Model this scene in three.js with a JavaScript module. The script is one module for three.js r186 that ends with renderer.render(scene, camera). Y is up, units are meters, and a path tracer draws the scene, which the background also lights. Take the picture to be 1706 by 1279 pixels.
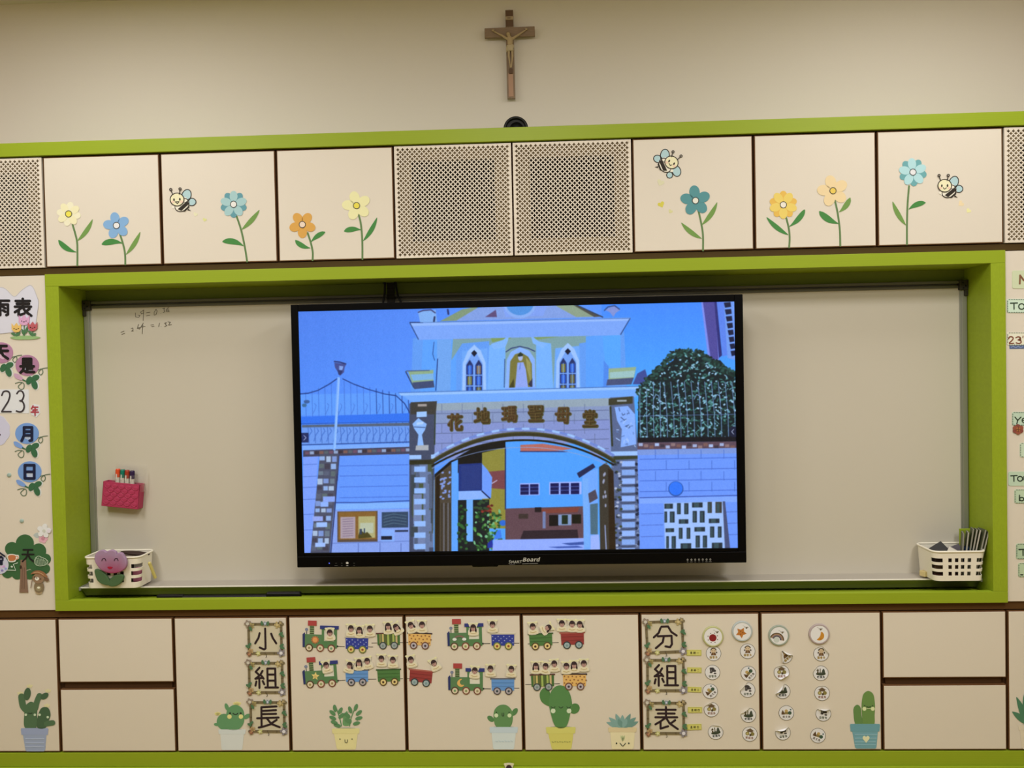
import * as THREE from 'three';
import { mergeGeometries } from 'three/addons/utils/BufferGeometryUtils.js';
import { RoundedBoxGeometry } from 'three/addons/geometries/RoundedBoxGeometry.js';
import { MarchingCubes } from 'three/addons/objects/MarchingCubes.js';
import { FontLoader } from 'three/addons/loaders/FontLoader.js';
import { RectAreaLightUniformsLib } from 'three/addons/lights/RectAreaLightUniformsLib.js';
RectAreaLightUniformsLib.init();

// ---------------------------------------------------------------- camera, light, exposure
const scene = new THREE.Scene();
scene.background = new THREE.Color(0x000000);
const F = 1290;                                              // focal length in pixels of the 1706 x 1279 frame
const camera = new THREE.PerspectiveCamera(2 * Math.atan(639.5 / F) * 180 / Math.PI, 1706 / 1279, 0.05, 50);
camera.position.set(0.09051, 1.7, 2.92263);
camera.rotation.order = 'YXZ';
camera.rotation.set(-0.019982, 0.036786, -0.020252);
camera.updateMatrixWorld(true);
const renderer = new THREE.WebGLRenderer({ antialias: true });
renderer.toneMapping = THREE.LinearToneMapping;
renderer.toneMappingExposure = 1;
renderer.shadowMap.enabled = true;
const LAMP_COLOR = new THREE.Color().setRGB(1, 0.962, 0.95), LAMP_POWER = 21.5, NEAR_POWER = 7;
const LAMPS = [];                                            // recessed ceiling panels [x, z]
for (const x of [-1.62, 1.62]) LAMPS.push([x, 0.6]);
for (const z of [1.8, 2.7]) for (const x of [-1.9, 0, 1.9]) LAMPS.push([x, z]);

// ---------------------------------------------------------------- helpers
let seed = 20240611;
const rnd = (a = 0, b = 1) => { seed = (seed + 0x6d2b79f5) | 0; let t = Math.imul(seed ^ (seed >>> 15), 1 | seed); t = (t + Math.imul(t ^ (t >>> 7), 61 | t)) ^ t; return a + (b - a) * (((t ^ (t >>> 14)) >>> 0) / 4294967296); };
const used = {};
const numbered = (n) => { const k = used[n] = (used[n] ?? -1) + 1; return k ? n + '_' + String(k).padStart(3, '0') : n; };
function thing(name, label, category, [x, y, z] = [0, 0, 0], group) {
  const o = new THREE.Group(); o.name = numbered(name); o.position.set(x, y, z); scene.add(o);
  o.userData = { label, category }; if (group) o.userData.group = group;
  return o;
}
function mesh(name, geo, m, parent) {
  const g = Array.isArray(geo) ? (geo.length > 1 ? mergeGeometries(geo.map(plain)) : geo[0]) : geo;
  const o = new THREE.Mesh(g, m); o.name = parent === scene ? numbered(name) : name; o.castShadow = o.receiveShadow = true; parent.add(o);
  return o;
}
function plain(g) { if (g.index) g = g.toNonIndexed(); for (const k of Object.keys(g.attributes)) if (!['position', 'normal', 'uv'].includes(k)) g.deleteAttribute(k); return g; }
const struct = (name, geo, m) => { const o = mesh(name, geo, m, scene); o.name = name; o.userData.kind = 'structure'; return o; };
const box = (w, h, d, x = 0, y = 0, z = 0) => new THREE.BoxGeometry(w, h, d).translate(x, y, z);
const span = (x0, x1, y0, y1, z0, z1) => box(x1 - x0, y1 - y0, z1 - z0, (x0 + x1) / 2, (y0 + y1) / 2, (z0 + z1) / 2);
const rspan = (x0, x1, y0, y1, z0, z1, r = 0.0015, s = 2) => new RoundedBoxGeometry(x1 - x0, y1 - y0, z1 - z0, s, r).translate((x0 + x1) / 2, (y0 + y1) / 2, (z0 + z1) / 2);
const tube = (pts, r, seg = 24, rs = 8) => new THREE.TubeGeometry(new THREE.CatmullRomCurve3(pts.map((p) => new THREE.Vector3(...p))), seg, r, rs);
const at = (px, py, z) => {                                   // the point of the plane z = const seen at a pixel
  const d = new THREE.Vector3((px - 853) / F, (639.5 - py) / F, -1).applyQuaternion(camera.quaternion), t = (z - camera.position.z) / d.z;
  return camera.position.clone().addScaledVector(d, t);
};
const lin = (hex) => new THREE.Color(hex);
const mats = new Map();
function M(hex, rough = 0.75, extra) {
  const k = hex + rough + (extra ? JSON.stringify(extra) : '');
  if (!mats.has(k)) mats.set(k, new THREE.MeshPhysicalMaterial({ color: new THREE.Color(hex), roughness: rough, specularIntensity: 0.5, ...extra }));
  return mats.get(k);
}
// colour as it looks in the warm light of the room -> the thing's own colour
const WARM_HI = [0.88, 0.81, 0.72], WARM_LO = [0.74, 0.66, 0.46];
const own = (hex, warm = WARM_LO) => { const c = lin(hex), v = [c.r / warm[0], c.g / warm[1], c.b / warm[2]], k = Math.min(1, 0.88 / Math.max(...v)), y = 0.25 * v[0] + 0.6 * v[1] + 0.15 * v[2], q = warm === WARM_HI ? 0.06 : 0.16; return '#' + new THREE.Color(...v.map((a) => (a + (y - a) * q) * k)).getHexString(); };
const V = (hex, rough = 0.6) => M(own(hex, WARM_HI), rough);     // vinyl and card of the upper rows
const L = (hex, rough = 0.7) => M(own(hex), rough);              // paper and card of the lower row
function noiseTexture(n, f, rx, ry) {                         // tileable-enough grain texture
  const data = new Uint8Array(n * n * 4);
  for (let y = 0; y < n; y++) for (let x = 0; x < n; x++) { const v = f(x / n, y / n) * 255, i = (y * n + x) * 4; data[i] = data[i + 1] = data[i + 2] = Math.max(0, Math.min(255, v)); data[i + 3] = 255; }
  const t = new THREE.DataTexture(data, n, n); t.magFilter = THREE.LinearFilter; t.wrapS = t.wrapT = THREE.RepeatWrapping; t.repeat.set(rx, ry); t.needsUpdate = true; return t;
}
function lattice(n) { const a = Array.from({ length: n * n }, () => rnd()); return (u, v) => { const x = u * n, y = v * n, i = Math.floor(x), j = Math.floor(y), fx = x - i, fy = y - j, s = fx * fx * (3 - 2 * fx), t = fy * fy * (3 - 2 * fy), q = (p, r) => a[(((r % n) + n) % n) * n + (((p % n) + n) % n)]; return q(i, j) * (1 - s) * (1 - t) + q(i + 1, j) * s * (1 - t) + q(i, j + 1) * (1 - s) * t + q(i + 1, j + 1) * s * t; }; }
function canvasTex(w, h, draw) { const c = document.createElement('canvas'); c.width = w; c.height = h; draw(c.getContext('2d'), w, h); const t = new THREE.CanvasTexture(c); t.colorSpace = THREE.SRGBColorSpace; t.anisotropy = 8; return t; }

// flat cut pieces drawn in photo pixels or in a design grid, laid on a surface
class Pen {
  constructor(parent, map, z = 0) { this.parent = parent; this.map = map; this.z = z; }
  static on(o, z) { return new Pen(o, (x, y) => { const p = at(x, y, z); return [p.x - o.position.x, p.y - o.position.y]; }, z - o.position.z); }
  static grid(o, s, z = 0) { return new Pen(o, (x, y) => [x * s, -y * s], z); }
  geo(pts, layer, t, holes = []) {
    const s = new THREE.Shape(pts.map((p) => new THREE.Vector2(...this.map(...p))));
    for (const h of holes) s.holes.push(new THREE.Path(h.map((p) => new THREE.Vector2(...this.map(...p)))));
    return new THREE.ExtrudeGeometry(s, { depth: t, bevelEnabled: false, steps: 1 }).translate(0, 0, this.z + layer * 0.0004);
  }
  put(name, geos, m, parent) { return mesh(name, geos, m, parent ?? this.parent); }
  shape(name, pts, m, layer = 0, { t = 0.0004, smooth = false, parent, holes } = {}) { return this.put(name, this.geo(smooth ? curve(pts, true, smooth === true ? 6 : smooth) : pts, layer, t, holes), m, parent); }
  ell(name, cx, cy, rx, ry, m, layer = 0, { t = 0.0004, rot = 0, parent, n = 26 } = {}) { return this.put(name, this.geo(ellipse(cx, cy, rx, ry, rot, n), layer, t), m, parent); }
  ring(name, cx, cy, rx, ry, w, m, layer = 0, { t = 0.0004, rot = 0, parent } = {}) { return this.put(name, this.geo(ellipse(cx, cy, rx, ry, rot), layer, t, [ellipse(cx, cy, rx - w, ry - w, rot)]), m, parent); }
  strokes(name, lines, w, m, layer = 0, { t = 0.0004, parent, smooth = false } = {}) {
    const gs = [], up = () => layer + gs.length * 0.06;               // a hair apart, so that crossing strokes never share a plane
    for (const l of lines) {
      if (smooth && l.length > 1) gs.push(this.geo(ribbon(l.length > 2 ? curve(l, false, 6) : l, w), up(), t));
      else for (let i = 0; i + 1 < l.length; i++) gs.push(this.geo(ribbon([l[i], l[i + 1]], w), up(), t));
      if (l.length === 1) gs.push(this.geo(ellipse(l[0][0], l[0][1], w / 2, w / 2, 0, 10), layer, t));
    }
    return this.put(name, gs, m, parent);
  }
}
function curve(pts, closed, n = 6) { const c = new THREE.SplineCurve(pts.map((p) => new THREE.Vector2(...p))); if (!closed) return c.getPoints((pts.length - 1) * n).map((p) => [p.x, p.y]); const c3 = new THREE.CatmullRomCurve3(pts.map((p) => new THREE.Vector3(p[0], p[1], 0)), true, 'centripetal'); const r = c3.getPoints(pts.length * n).map((p) => [p.x, p.y]); r.pop(); return r; }
function ellipse(cx, cy, rx, ry, rot = 0, n = 26) { const c = Math.cos(rot * Math.PI / 180), s = Math.sin(rot * Math.PI / 180); return Array.from({ length: n }, (_, i) => { const a = i / n * 2 * Math.PI, x = Math.cos(a) * rx, y = Math.sin(a) * ry; return [cx + x * c - y * s, cy + x * s + y * c]; }); }
function ribbon(p, w) {
  const n = p.length, a = [], b = [], wf = typeof w === 'function' ? w : () => w;
  for (let i = 0; i < n; i++) {
    const q = p[Math.max(0, i - 1)], r = p[Math.min(n - 1, i + 1)], l = Math.hypot(r[0] - q[0], r[1] - q[1]) || 1, h = wf(i / (n - 1)) / 2, nx = -(r[1] - q[1]) / l * h, ny = (r[0] - q[0]) / l * h;
    a.push([p[i][0] + nx, p[i][1] + ny]); b.push([p[i][0] - nx, p[i][1] - ny]);
  }
  const cap = (c, from, h) => [1, 2, 3, 4].map((k) => [c[0] + Math.cos(from - k * Math.PI / 5) * h, c[1] + Math.sin(from - k * Math.PI / 5) * h]);
  const e = p[n - 1], d = p[n - 2], s0 = p[0], s1 = p[1];
  const ae = Math.atan2(a[n - 1][1] - e[1], a[n - 1][0] - e[0]), as = Math.atan2(b[0][1] - s0[1], b[0][0] - s0[0]);
  return [...a, ...cap(e, ae, wf(1) / 2), ...b.reverse(), ...cap(s0, as, wf(0) / 2)];
}
const poly = (s) => s.split(';').map((l) => l.trim().split(/\s+/).map((p) => p.split(',').map(Number)));
// strokes of the characters on a 100 x 100 grid
const CH = {
  小: '50,6 50,92 44,96 26,88;27,26 22,46 8,70;74,28 80,46 94,70', 分: '34,12 26,32 6,50;38,6 64,6 76,30 96,46;22,46 76,46 76,82 68,94 50,90;46,46 40,72 12,96',
  組: '24,6 8,24 22,38;36,20 26,38 6,54 36,50;32,42 40,54;22,54 22,94;10,66 6,84;36,64 42,78;56,10 88,10 88,88;56,10 56,88;56,36 88,36;56,62 88,62;46,92 98,92',
  長: '24,8 24,54;24,8 86,4;26,24 84,20;26,38 84,36;6,56 94,52;24,56 24,94 12,96;24,94 60,82;46,56 64,80 98,94;86,62 66,76',
  表: '50,2 50,46;12,14 88,14;18,30 84,30;8,46 94,46;48,48 30,62 8,76;28,66 28,94 58,84;50,48 64,72 96,96;86,58 68,72',
  雨: '4,10 96,10;10,32 10,94;10,32 90,32 90,90 82,94;50,10 50,94;24,46 36,54;24,66 36,74;64,46 76,54;64,66 76,74', 天: '14,12 86,12;6,44 94,44;50,14 48,46 36,70 8,95;52,48 66,74 94,95',
  是: '24,6 76,6 76,44 24,44 24,6;24,25 76,25;6,56 94,56;50,56 50,90;52,72 82,72;28,66 22,82 6,98;24,82 44,93 96,94', 年: '28,4 8,34;22,18 88,18;28,44 82,44;28,44 28,66;4,66 96,66;54,18 54,98',
  月: '26,6 26,60 8,96;26,6 84,6 84,92 68,94;26,34 84,34;26,60 84,60', 日: '20,6 80,6 80,94 20,94 20,6;20,50 80,50',
  會: '50,2 4,34;50,2 96,34;30,36 70,36;20,46 80,46 80,66 20,66 20,46;50,46 50,66;26,74 74,74 74,98 26,98 26,74;26,86 74,86',
  星: '26,4 74,4 74,34 26,34 26,4;26,19 74,19;24,42 14,62;22,54 86,54;50,42 50,94;24,74 78,74;8,94 92,94', 期: '8,18 50,18;16,6 16,66;40,6 40,66;16,34 40,34;16,50 40,50;4,66 52,66;20,74 8,92;36,74 46,90;62,8 60,60 52,94;62,8 92,8 92,92 82,92;62,34 92,34;62,58 92,58',
  一: '8,50 92,50', 二: '20,22 80,22;8,84 92,84', 三: '16,14 84,14;22,48 78,48;6,88 94,88', 四: '10,16 90,16 90,90 10,90 10,16;38,16 36,50 22,66;62,16 62,56 80,56', 五: '12,10 88,10;46,10 34,92;18,44 76,44 72,92;4,92 96,92',
  益: '28,4 36,18;72,4 62,18;6,26 94,26;38,34 10,56;60,34 92,56;18,64 82,64 82,92;18,64 18,92;40,64 40,92;60,64 60,92;4,94 96,94', 智: '22,4 10,22;18,14 50,14;4,30 54,30;32,14 30,34 6,54;34,36 50,52;62,12 90,12 90,46 62,46 62,12;26,60 76,60 76,98 26,98 26,60;26,79 76,79',
  角: '40,2 14,30;36,10 66,10 56,26;24,26 24,66 10,96;24,26 82,26 82,92 70,94;24,46 82,46;24,66 82,66;52,26 52,90', 家: '50,0 50,10;8,28 8,14 92,14 92,28;24,28 78,28;48,28 12,52;40,36 56,56 54,90 40,94;46,48 10,70;52,62 10,90;84,40 60,58;58,54 94,88',
  庭: '50,0 52,10;14,14 92,14;14,14 14,60 4,94;24,30 44,30 28,54 44,54 40,78 22,94;28,70 50,92 96,94;88,28 58,34;74,34 74,78;54,54 94,54;58,78 90,78', 英: '6,16 94,16;32,4 32,26;68,4 68,26;20,38 80,38 80,60;20,38 20,60;50,28 50,60;4,62 96,62;48,62 40,80 8,96;52,62 66,82 94,96',
  文: '50,2 54,14;6,22 94,22;74,24 56,62 8,96;28,24 46,62 94,96', 圖: '6,4 94,4 94,96 6,96 6,4;34,16 66,16 66,30 34,30 34,16;16,40 84,40;22,50 78,50 78,86 22,86 22,50;38,60 62,60 62,76 38,76 38,60', 書: '20,10 80,10 80,34;50,0 50,56;4,22 96,22;20,34 80,34;14,45 86,45;6,56 94,56;24,66 76,66 76,98 24,98 24,66;24,82 76,82',
  花: '6,14 94,14;32,2 32,26;68,2 68,26;36,28 8,64;24,48 24,96;58,28 58,86 64,94 92,94 94,78;88,42 56,62',
  地: '4,34 44,34;24,6 24,78;2,84 46,70;52,26 52,84 58,92 94,92 96,76;44,46 90,30 88,62 80,64;70,6 70,74', 瑪: '4,14 36,14;6,46 34,46;2,82 38,76;20,14 20,80;48,8 48,62 94,62 88,94 78,94;48,8 88,8;48,26 86,26;48,44 86,44;68,8 68,62;46,76 42,92;58,74 60,86;70,72 74,84',
  聖: '4,8 52,8;12,8 12,44;42,8 42,46;12,24 42,24;4,46 52,38;60,8 92,8 92,36 60,36 60,8;12,56 88,56;20,74 80,74;6,96 94,96;50,56 50,96', 母: '26,8 18,78 76,78;26,8 82,8 76,96 62,94;4,42 96,42;48,20 54,32;44,52 50,66', 堂: '50,0 50,18;24,4 32,16;76,4 68,16;10,36 10,22 90,22 90,36;32,34 68,34 68,52 32,52 32,34;50,56 50,94;20,72 80,72;6,96 94,96',
  建: '26,12 76,12 76,44 26,44;8,28 92,28;50,2 50,72;26,58 80,58;6,18 28,18 12,46 30,46 8,92;14,64 40,88 96,94', 構: '22,2 22,98;4,26 42,26;22,30 4,66;24,36 40,56;56,4 56,40;76,4 76,40;46,14 96,14;46,28 96,28;42,42 98,42;52,54 88,54 88,98;52,54 52,98;52,72 88,72;70,42 70,84;40,84 98,84',
  2: '8,22 22,6 50,2 74,8 80,26 66,50 8,97 92,97', 3: '12,14 34,2 66,4 82,22 68,42 44,47 72,52 88,72 74,92 44,98 10,94',
};
const glyph = (c, x0, y0, x1, y1) => poly(CH[c]).map((l) => l.map(([x, y]) => [x0 + x / 100 * (x1 - x0), y0 + y / 100 * (y1 - y0)]));
function ink(g, c, x0, y0, x1, y1, w) { g.lineWidth = w; g.lineCap = g.lineJoin = 'round'; for (const l of glyph(c, x0, y0, x1, y1)) { g.beginPath(); l.forEach(([x, y], i) => (i ? g.lineTo(x, y) : g.moveTo(x, y))); g.stroke(); } }
// ---------------------------------------------------------------- room
const grainA = lattice(24), grainB = lattice(64), grainC = lattice(8);
const wallBump = noiseTexture(256, (u, v) => 0.5 + 0.3 * (grainB(u * 2, v * 2) - 0.5) + 0.3 * (grainA(u * 4, v * 4) - 0.5), 4, 3);
const wallMat = new THREE.MeshStandardMaterial({ color: '#f0e8de', roughness: 0.9, bumpMap: wallBump, bumpScale: 0.0006 });
const sideMat = new THREE.MeshStandardMaterial({ color: '#c4bcaa', roughness: 0.9 });
const CEIL = 3.352, BACK = -0.45, RX = 3.5, RZ = 6.2;
struct('wall_back', span(-RX - 0.1, RX + 0.1, -0.1, CEIL + 0.1, BACK - 0.1, BACK), wallMat);
struct('wall_left', span(-RX - 0.1, -RX, -0.1, CEIL + 0.1, BACK, RZ), sideMat);
struct('wall_right', span(RX, RX + 0.1, -0.1, CEIL + 0.1, BACK, RZ), sideMat);
struct('wall_front', span(-RX - 0.1, RX + 0.1, -0.1, CEIL + 0.1, RZ, RZ + 0.1), sideMat);
const floorTex = noiseTexture(256, (u, v) => 0.82 + 0.14 * (grainA(u, v * 3) - 0.5) + 0.1 * (grainB(u * 2, v * 6) - 0.5), 5, 5);
struct('floor', span(-RX - 0.1, RX + 0.1, -0.1, 0, BACK, RZ), new THREE.MeshStandardMaterial({ color: '#b8a254', roughness: 0.45, map: floorTex }));
struct('ceiling', span(-RX, RX, CEIL, CEIL + 0.1, BACK, RZ), new THREE.MeshStandardMaterial({ color: '#d9d2c6', roughness: 0.95 }));
LAMPS.forEach(([x, z], i) => {
  const t = thing('ceiling_light', 'flat square ceiling light panel in a white metal rim', 'ceiling light', [x, CEIL, z], 'ceiling light panels');
  mesh('rim', [span(-0.31, 0.31, -0.012, -0.001, -0.31, -0.29), span(-0.31, 0.31, -0.012, -0.001, 0.29, 0.31), span(-0.31, -0.29, -0.012, -0.001, -0.29, 0.29), span(0.29, 0.31, -0.012, -0.001, -0.29, 0.29)], M('#e8e8e6', 0.4), t);
  mesh('diffuser', span(-0.29, 0.29, -0.009, -0.003, -0.29, 0.29), new THREE.MeshStandardMaterial({ color: '#ffffff', emissive: LAMP_COLOR, emissiveIntensity: 1.1, roughness: 0.6 }), t);
  const l = new THREE.RectAreaLight(LAMP_COLOR, z < 1.3 ? NEAR_POWER : LAMP_POWER, 0.58, 0.58); l.name = 'panel_light'; l.position.set(0, -0.014, 0); l.rotation.x = -Math.PI / 2; t.add(l);
});

// ---------------------------------------------------------------- built-in wall unit
const doorBump = noiseTexture(128, (u, v) => 0.5 + 0.4 * (grainB(u, v) - 0.5), 3, 3);
const doorMat = new THREE.MeshPhysicalMaterial({ color: '#e3dccd', roughness: 0.42, specularIntensity: 0.4, bumpMap: doorBump, bumpScale: 0.0002 });
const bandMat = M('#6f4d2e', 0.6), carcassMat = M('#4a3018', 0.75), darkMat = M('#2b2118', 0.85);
const greenGrain = noiseTexture(256, (u, v) => 0.92 + 0.07 * (grainA(u * 0.5, v * 3) - 0.5) + 0.04 * (grainB(u * 0.5, v * 2) - 0.5), 1, 2);
const greenMat = new THREE.MeshPhysicalMaterial({ color: '#9cb22a', roughness: 0.42, specularIntensity: 0.45, map: greenGrain });
const G = [-2.255, -1.805, -1.346, -0.898, -0.448, 0, 0.448, 0.897, 1.3465, 1.805, 2.255];
const UT = 2.549, UB = 2.1225, LT = 0.7665, LB = 0.2395, DT = 0.018;
function carcass(w, h, t) {                                  // open box behind a door, origin at bottom centre of the door front
  const d0 = -0.425, d1 = -DT - 0.002, s = 0.016;
  mesh('carcass', [span(-w / 2, -w / 2 + s, 0, h, d0, d1), span(w / 2 - s, w / 2, 0, h, d0, d1), span(-w / 2 + s, w / 2 - s, 0, s, d0, d1), span(-w / 2 + s, w / 2 - s, h - s, h, d0, d1), span(-w / 2 + s, w / 2 - s, s, h - s, d0, d0 + 0.01)], carcassMat, t);
}
function leaf(w, h, t, y = 0) {                                // a plain door: cream laminate on a core with brown edge bands
  const g = 0.0038, b = 0.0026, x = w / 2 - g, y0 = y + g, y1 = y + h - g;
  const d = mesh('door', rspan(-x + b, x - b, y0 + b, y1 - b, -DT, 0, 0.001, 1), doorMat, t);
  mesh('edge_band', [span(-x, -x + b, y0, y1, -DT, -0.0012), span(x - b, x, y0, y1, -DT, -0.0012), span(-x + b, x - b, y0, y0 + b, -DT, -0.0012), span(-x + b, x - b, y1 - b, y1, -DT, -0.0012)], bandMat, d);
  return d;
}
function grilleGeo(nx, ny, p, depth) {                        // diagonal lattice of pierced diamonds, lower left corner at 0, 0
  const pos = [], h = p / 2, N = 16, tri = (...q) => q.forEach((v) => pos.push(...v));
  const ro = [], ri = [];
  for (let k = 0; k < N; k++) { const a = k / N * 2 * Math.PI, c = Math.cos(a), s = Math.sin(a), e = h / (Math.abs(c) + Math.abs(s)), r = h * (0.585 + 0.175 * Math.cos(4 * a)); ro.push([c * e, s * e]); ri.push([c * r, s * r]); }
  const cell = (x, y) => {
    for (let k = 0; k < N; k++) {
      const j = (k + 1) % N, A = [x + ro[k][0], y + ro[k][1], 0], B = [x + ro[j][0], y + ro[j][1], 0], C = [x + ri[j][0], y + ri[j][1], 0], D = [x + ri[k][0], y + ri[k][1], 0];
      tri(A, B, C, A, C, D);
      const C2 = [C[0], C[1], -depth], D2 = [D[0], D[1], -depth];
      tri(D, C, C2, D, C2, D2);
    }
  };
  for (let i = 0; i < nx; i++) for (let j = 0; j < ny; j++) { cell(h + i * p, h + j * p); if (i < nx - 1 && j < ny - 1) cell(p + i * p, p + j * p); }
  const W = nx * p, H = ny * p;
  for (let i = -1; i < nx; i++) {
    const a = Math.max(0, h + i * p), b = Math.min(W, h + (i + 1) * p), m = p + i * p;
    tri([a, 0, 0], [b, 0, 0], [m, h, 0]); tri([a, H, 0], [m, H - h, 0], [b, H, 0]);
    if (i < 0) { tri([0, 0, 0], [m, h, 0], [0, h, 0]); tri([0, H, 0], [0, H - h, 0], [m, H - h, 0]); }
  }
  for (let j = -1; j < ny; j++) { const a = Math.max(0, h + j * p), b = Math.min(H, h + (j + 1) * p), m = p + j * p; tri([0, a, 0], [h, m, 0], [0, b, 0]); tri([W, a, 0], [W, b, 0], [W - h, m, 0]); }
  const g = new THREE.BufferGeometry(); g.setAttribute('position', new THREE.Float32BufferAttribute(pos, 3)); g.computeVertexNormals(); return g;
}
const GP = 0.01795, grille = grilleGeo(24, 23, GP, 0.005), grilleMat = M('#e6decf', 0.5);
const upperLabels = ['perforated cream vent door at the far left end of the upper row', 'plain cream upper cabinet door with pale yellow and blue flower stickers', 'plain cream upper cabinet door with smiling bee sticker and layered teal flower on the left', 'plain cream upper cabinet door with orange and pale lemon five-petal flowers', 'perforated cream vent door left of centre, above the display', 'perforated cream vent door right of centre, next to the winged bee door', 'plain cream upper cabinet door with tilted bee and five-petal teal flower', 'plain cream upper cabinet door with golden and beige flower stickers', 'plain cream upper cabinet door with tall teal flower and bee at right', 'perforated cream vent door at the far right end of the upper row'];
for (let k = 0; k < 10; k++) {
  const w = G[k + 1] - G[k] - 0.001, cx = (G[k] + G[k + 1]) / 2, h = UT - UB, vent = [0, 4, 5, 9].includes(k);
  const t = thing('wall_cabinet', upperLabels[k].replace('door', vent ? 'cabinet door' : 'door'), 'cabinet', [cx, UB, 0]);
  carcass(w, h, t);
  if (!vent) { leaf(w, h, t); continue; }
  const x = w / 2 - 0.0028, y0 = 0.003, y1 = h - 0.003, gw = 24 * GP, gh = 23 * GP, mx = gw / 2, my = (y0 + y1 - gh) / 2;
  const d = mesh('door', [span(-x, -mx, y0, y1, -0.008, 0), span(mx, x, y0, y1, -0.008, 0), span(-mx, mx, y0, my, -0.008, 0), span(-mx, mx, my + gh, y1, -0.008, 0)], grilleMat, t);
  const gr = mesh('perforated_sheet', grille, grilleMat, d); gr.position.set(-mx, my, 0);
  mesh('backing_frame', [span(-x, -x + 0.062, y0, y1, -DT - 0.006, -0.0125), span(x - 0.062, x, y0, y1, -DT, -0.0085), span(-x + 0.062, x - 0.062, y0, y0 + 0.062, -DT, -0.0085), span(-x + 0.062, x - 0.062, y1 - 0.055, y1, -DT, -0.0085)], M('#a08d6c', 0.7), d);
}
const lowerLabels = ['cream lower cabinet at the far left with the two-armed cactus sticker', '', 'cream lower cabinet with three framed characters along its right edge', 'cream lower cabinet with the two longest paper trains and sprouting plant', 'cream lower cabinet with two train engines and small round cactus', 'cream lower cabinet with tall smiling cactus and blue-green succulent stickers', 'cream lower cabinet with framed characters at left and yellow day tags', 'cream lower cabinet with rainbow and moon magnets', '', 'cream lower cabinet at the far right with the pointed-leaf plant sticker'];
for (let k = 0; k < 10; k++) {
  const w = G[k + 1] - G[k] - 0.001, cx = (G[k] + G[k + 1]) / 2, h = LT - LB;
  if (lowerLabels[k]) { const t = thing('base_cabinet', lowerLabels[k], 'cabinet', [cx, LB, 0]); carcass(w, h, t); leaf(w, h, t); continue; }
  const t = thing('drawer_cabinet', k === 1 ? 'cream two-drawer cabinet below the left basket, left of the framed characters' : 'cream two-drawer cabinet below the right basket, right of the tall teal-potted cactus', 'cabinet', [cx, LB, 0]);
  carcass(w, h, t);
  mesh('divider', span(-w / 2 + 0.016, w / 2 - 0.016, 0.248, 0.281, -0.4, -0.012), carcassMat, t);
  for (const [a, b] of [[0, 0.2515], [0.2715, h]]) { const d = leaf(w, b - a, t, a); d.name = 'drawer'; }
}
for (const s of [-1, 1]) {
  const x0 = s < 0 ? -2.255 : 1.8065, t = thing('side_panel', s < 0 ? 'cream panel left of the green niche, covered with date magnets' : 'cream panel right of the green niche, with mint word cards', 'panel', [x0 + 0.2245, 0.797, 0]);
  mesh('board', rspan(-0.2235, 0.2235, 0.0015, 1.298, -DT, 0, 0.001, 1), doorMat, t);
  mesh('edge_band', [span(-0.2245, -0.2236, 0.001, 1.299, -DT, -0.001), span(0.2236, 0.2245, 0.001, 1.299, -DT, -0.001)], bandMat, t);
  mesh('stud_wall', span(-0.22, 0.22, 0.001, 1.299, -0.42, -DT - 0.001), carcassMat, t);
}
{ // brown recessed shelves between the rows
  const a = thing('shelf_board', 'dark brown recessed board between upper doors and green niche', 'board', [0, 2.0975, 0]);
  mesh('board', span(-2.25, 2.25, 0.0005, 0.0245, -0.42, -0.008), M('#4c3a16', 0.7), a);
  const b = thing('shelf_board', 'dark brown recessed board under the green niche above the lower doors', 'board', [0, 0.7672, 0]);
  mesh('board', span(-2.25, 2.25, 0.0005, 0.029, -0.42, -0.008), M('#5a3d1a', 0.7), b);
}
{ // green surround of the whiteboard niche
  const t = thing('niche_surround', 'lime green box frame around the whiteboard niche', 'frame', [0, 0.797, 0]);
  const X = 1.8035, x = 1.7505, Y = 1.3005, yb = 0.0415, yt = 1.2535, z1 = 0.01, z0 = -0.17;
  mesh('top_board', rspan(-X, X, yt, Y, z0, z1, 0.0015), greenMat, t); mesh('bottom_board', rspan(-X, X, 0, yb, -0.014, z1, 0.0015), greenMat, t); mesh('niche_floor', span(-X, X, 0.002, 0.021, z0, -0.0145), greenMat, t);
  mesh('side_board', [rspan(-X, -x, yb, yt, z0, z1, 0.0015), span(-X, -x, 0.021, yb, z0, -0.0145)], greenMat, t); mesh('side_board', [rspan(x, X, yb, yt, z0, z1, 0.0015), span(x, X, 0.021, yb, z0, -0.0145)], greenMat, t);
  mesh('back_panel', span(-X, X, 0, Y, z0 - 0.012, z0 - 0.0005), M('#7b8a3a', 0.7), t);
}
{ const t = thing('top_rail', 'long lime green rail capping the upper cabinets', 'rail', [0, 2.552, 0]);
  mesh('fascia', rspan(-2.256, 2.256, 0, 0.051, -0.018, 0.006, 0.0015), greenMat, t); mesh('top_board', span(-2.256, 2.256, 0.032, 0.0505, -0.44, -0.0185), greenMat, t);
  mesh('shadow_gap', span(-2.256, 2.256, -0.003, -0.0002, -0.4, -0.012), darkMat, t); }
{ const t = thing('plinth', 'lime green band along the foot of the lower cabinets', 'plinth', [0, 0, 0]);
  mesh('band', rspan(-2.256, 2.256, 0.184, 0.2375, -0.04, 0.0, 0.0012), greenMat, t);
  mesh('lower_board', rspan(-2.256, 2.256, 0.0, 0.1835, -0.4, 0.012, 0.0015), greenMat, t); }
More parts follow.
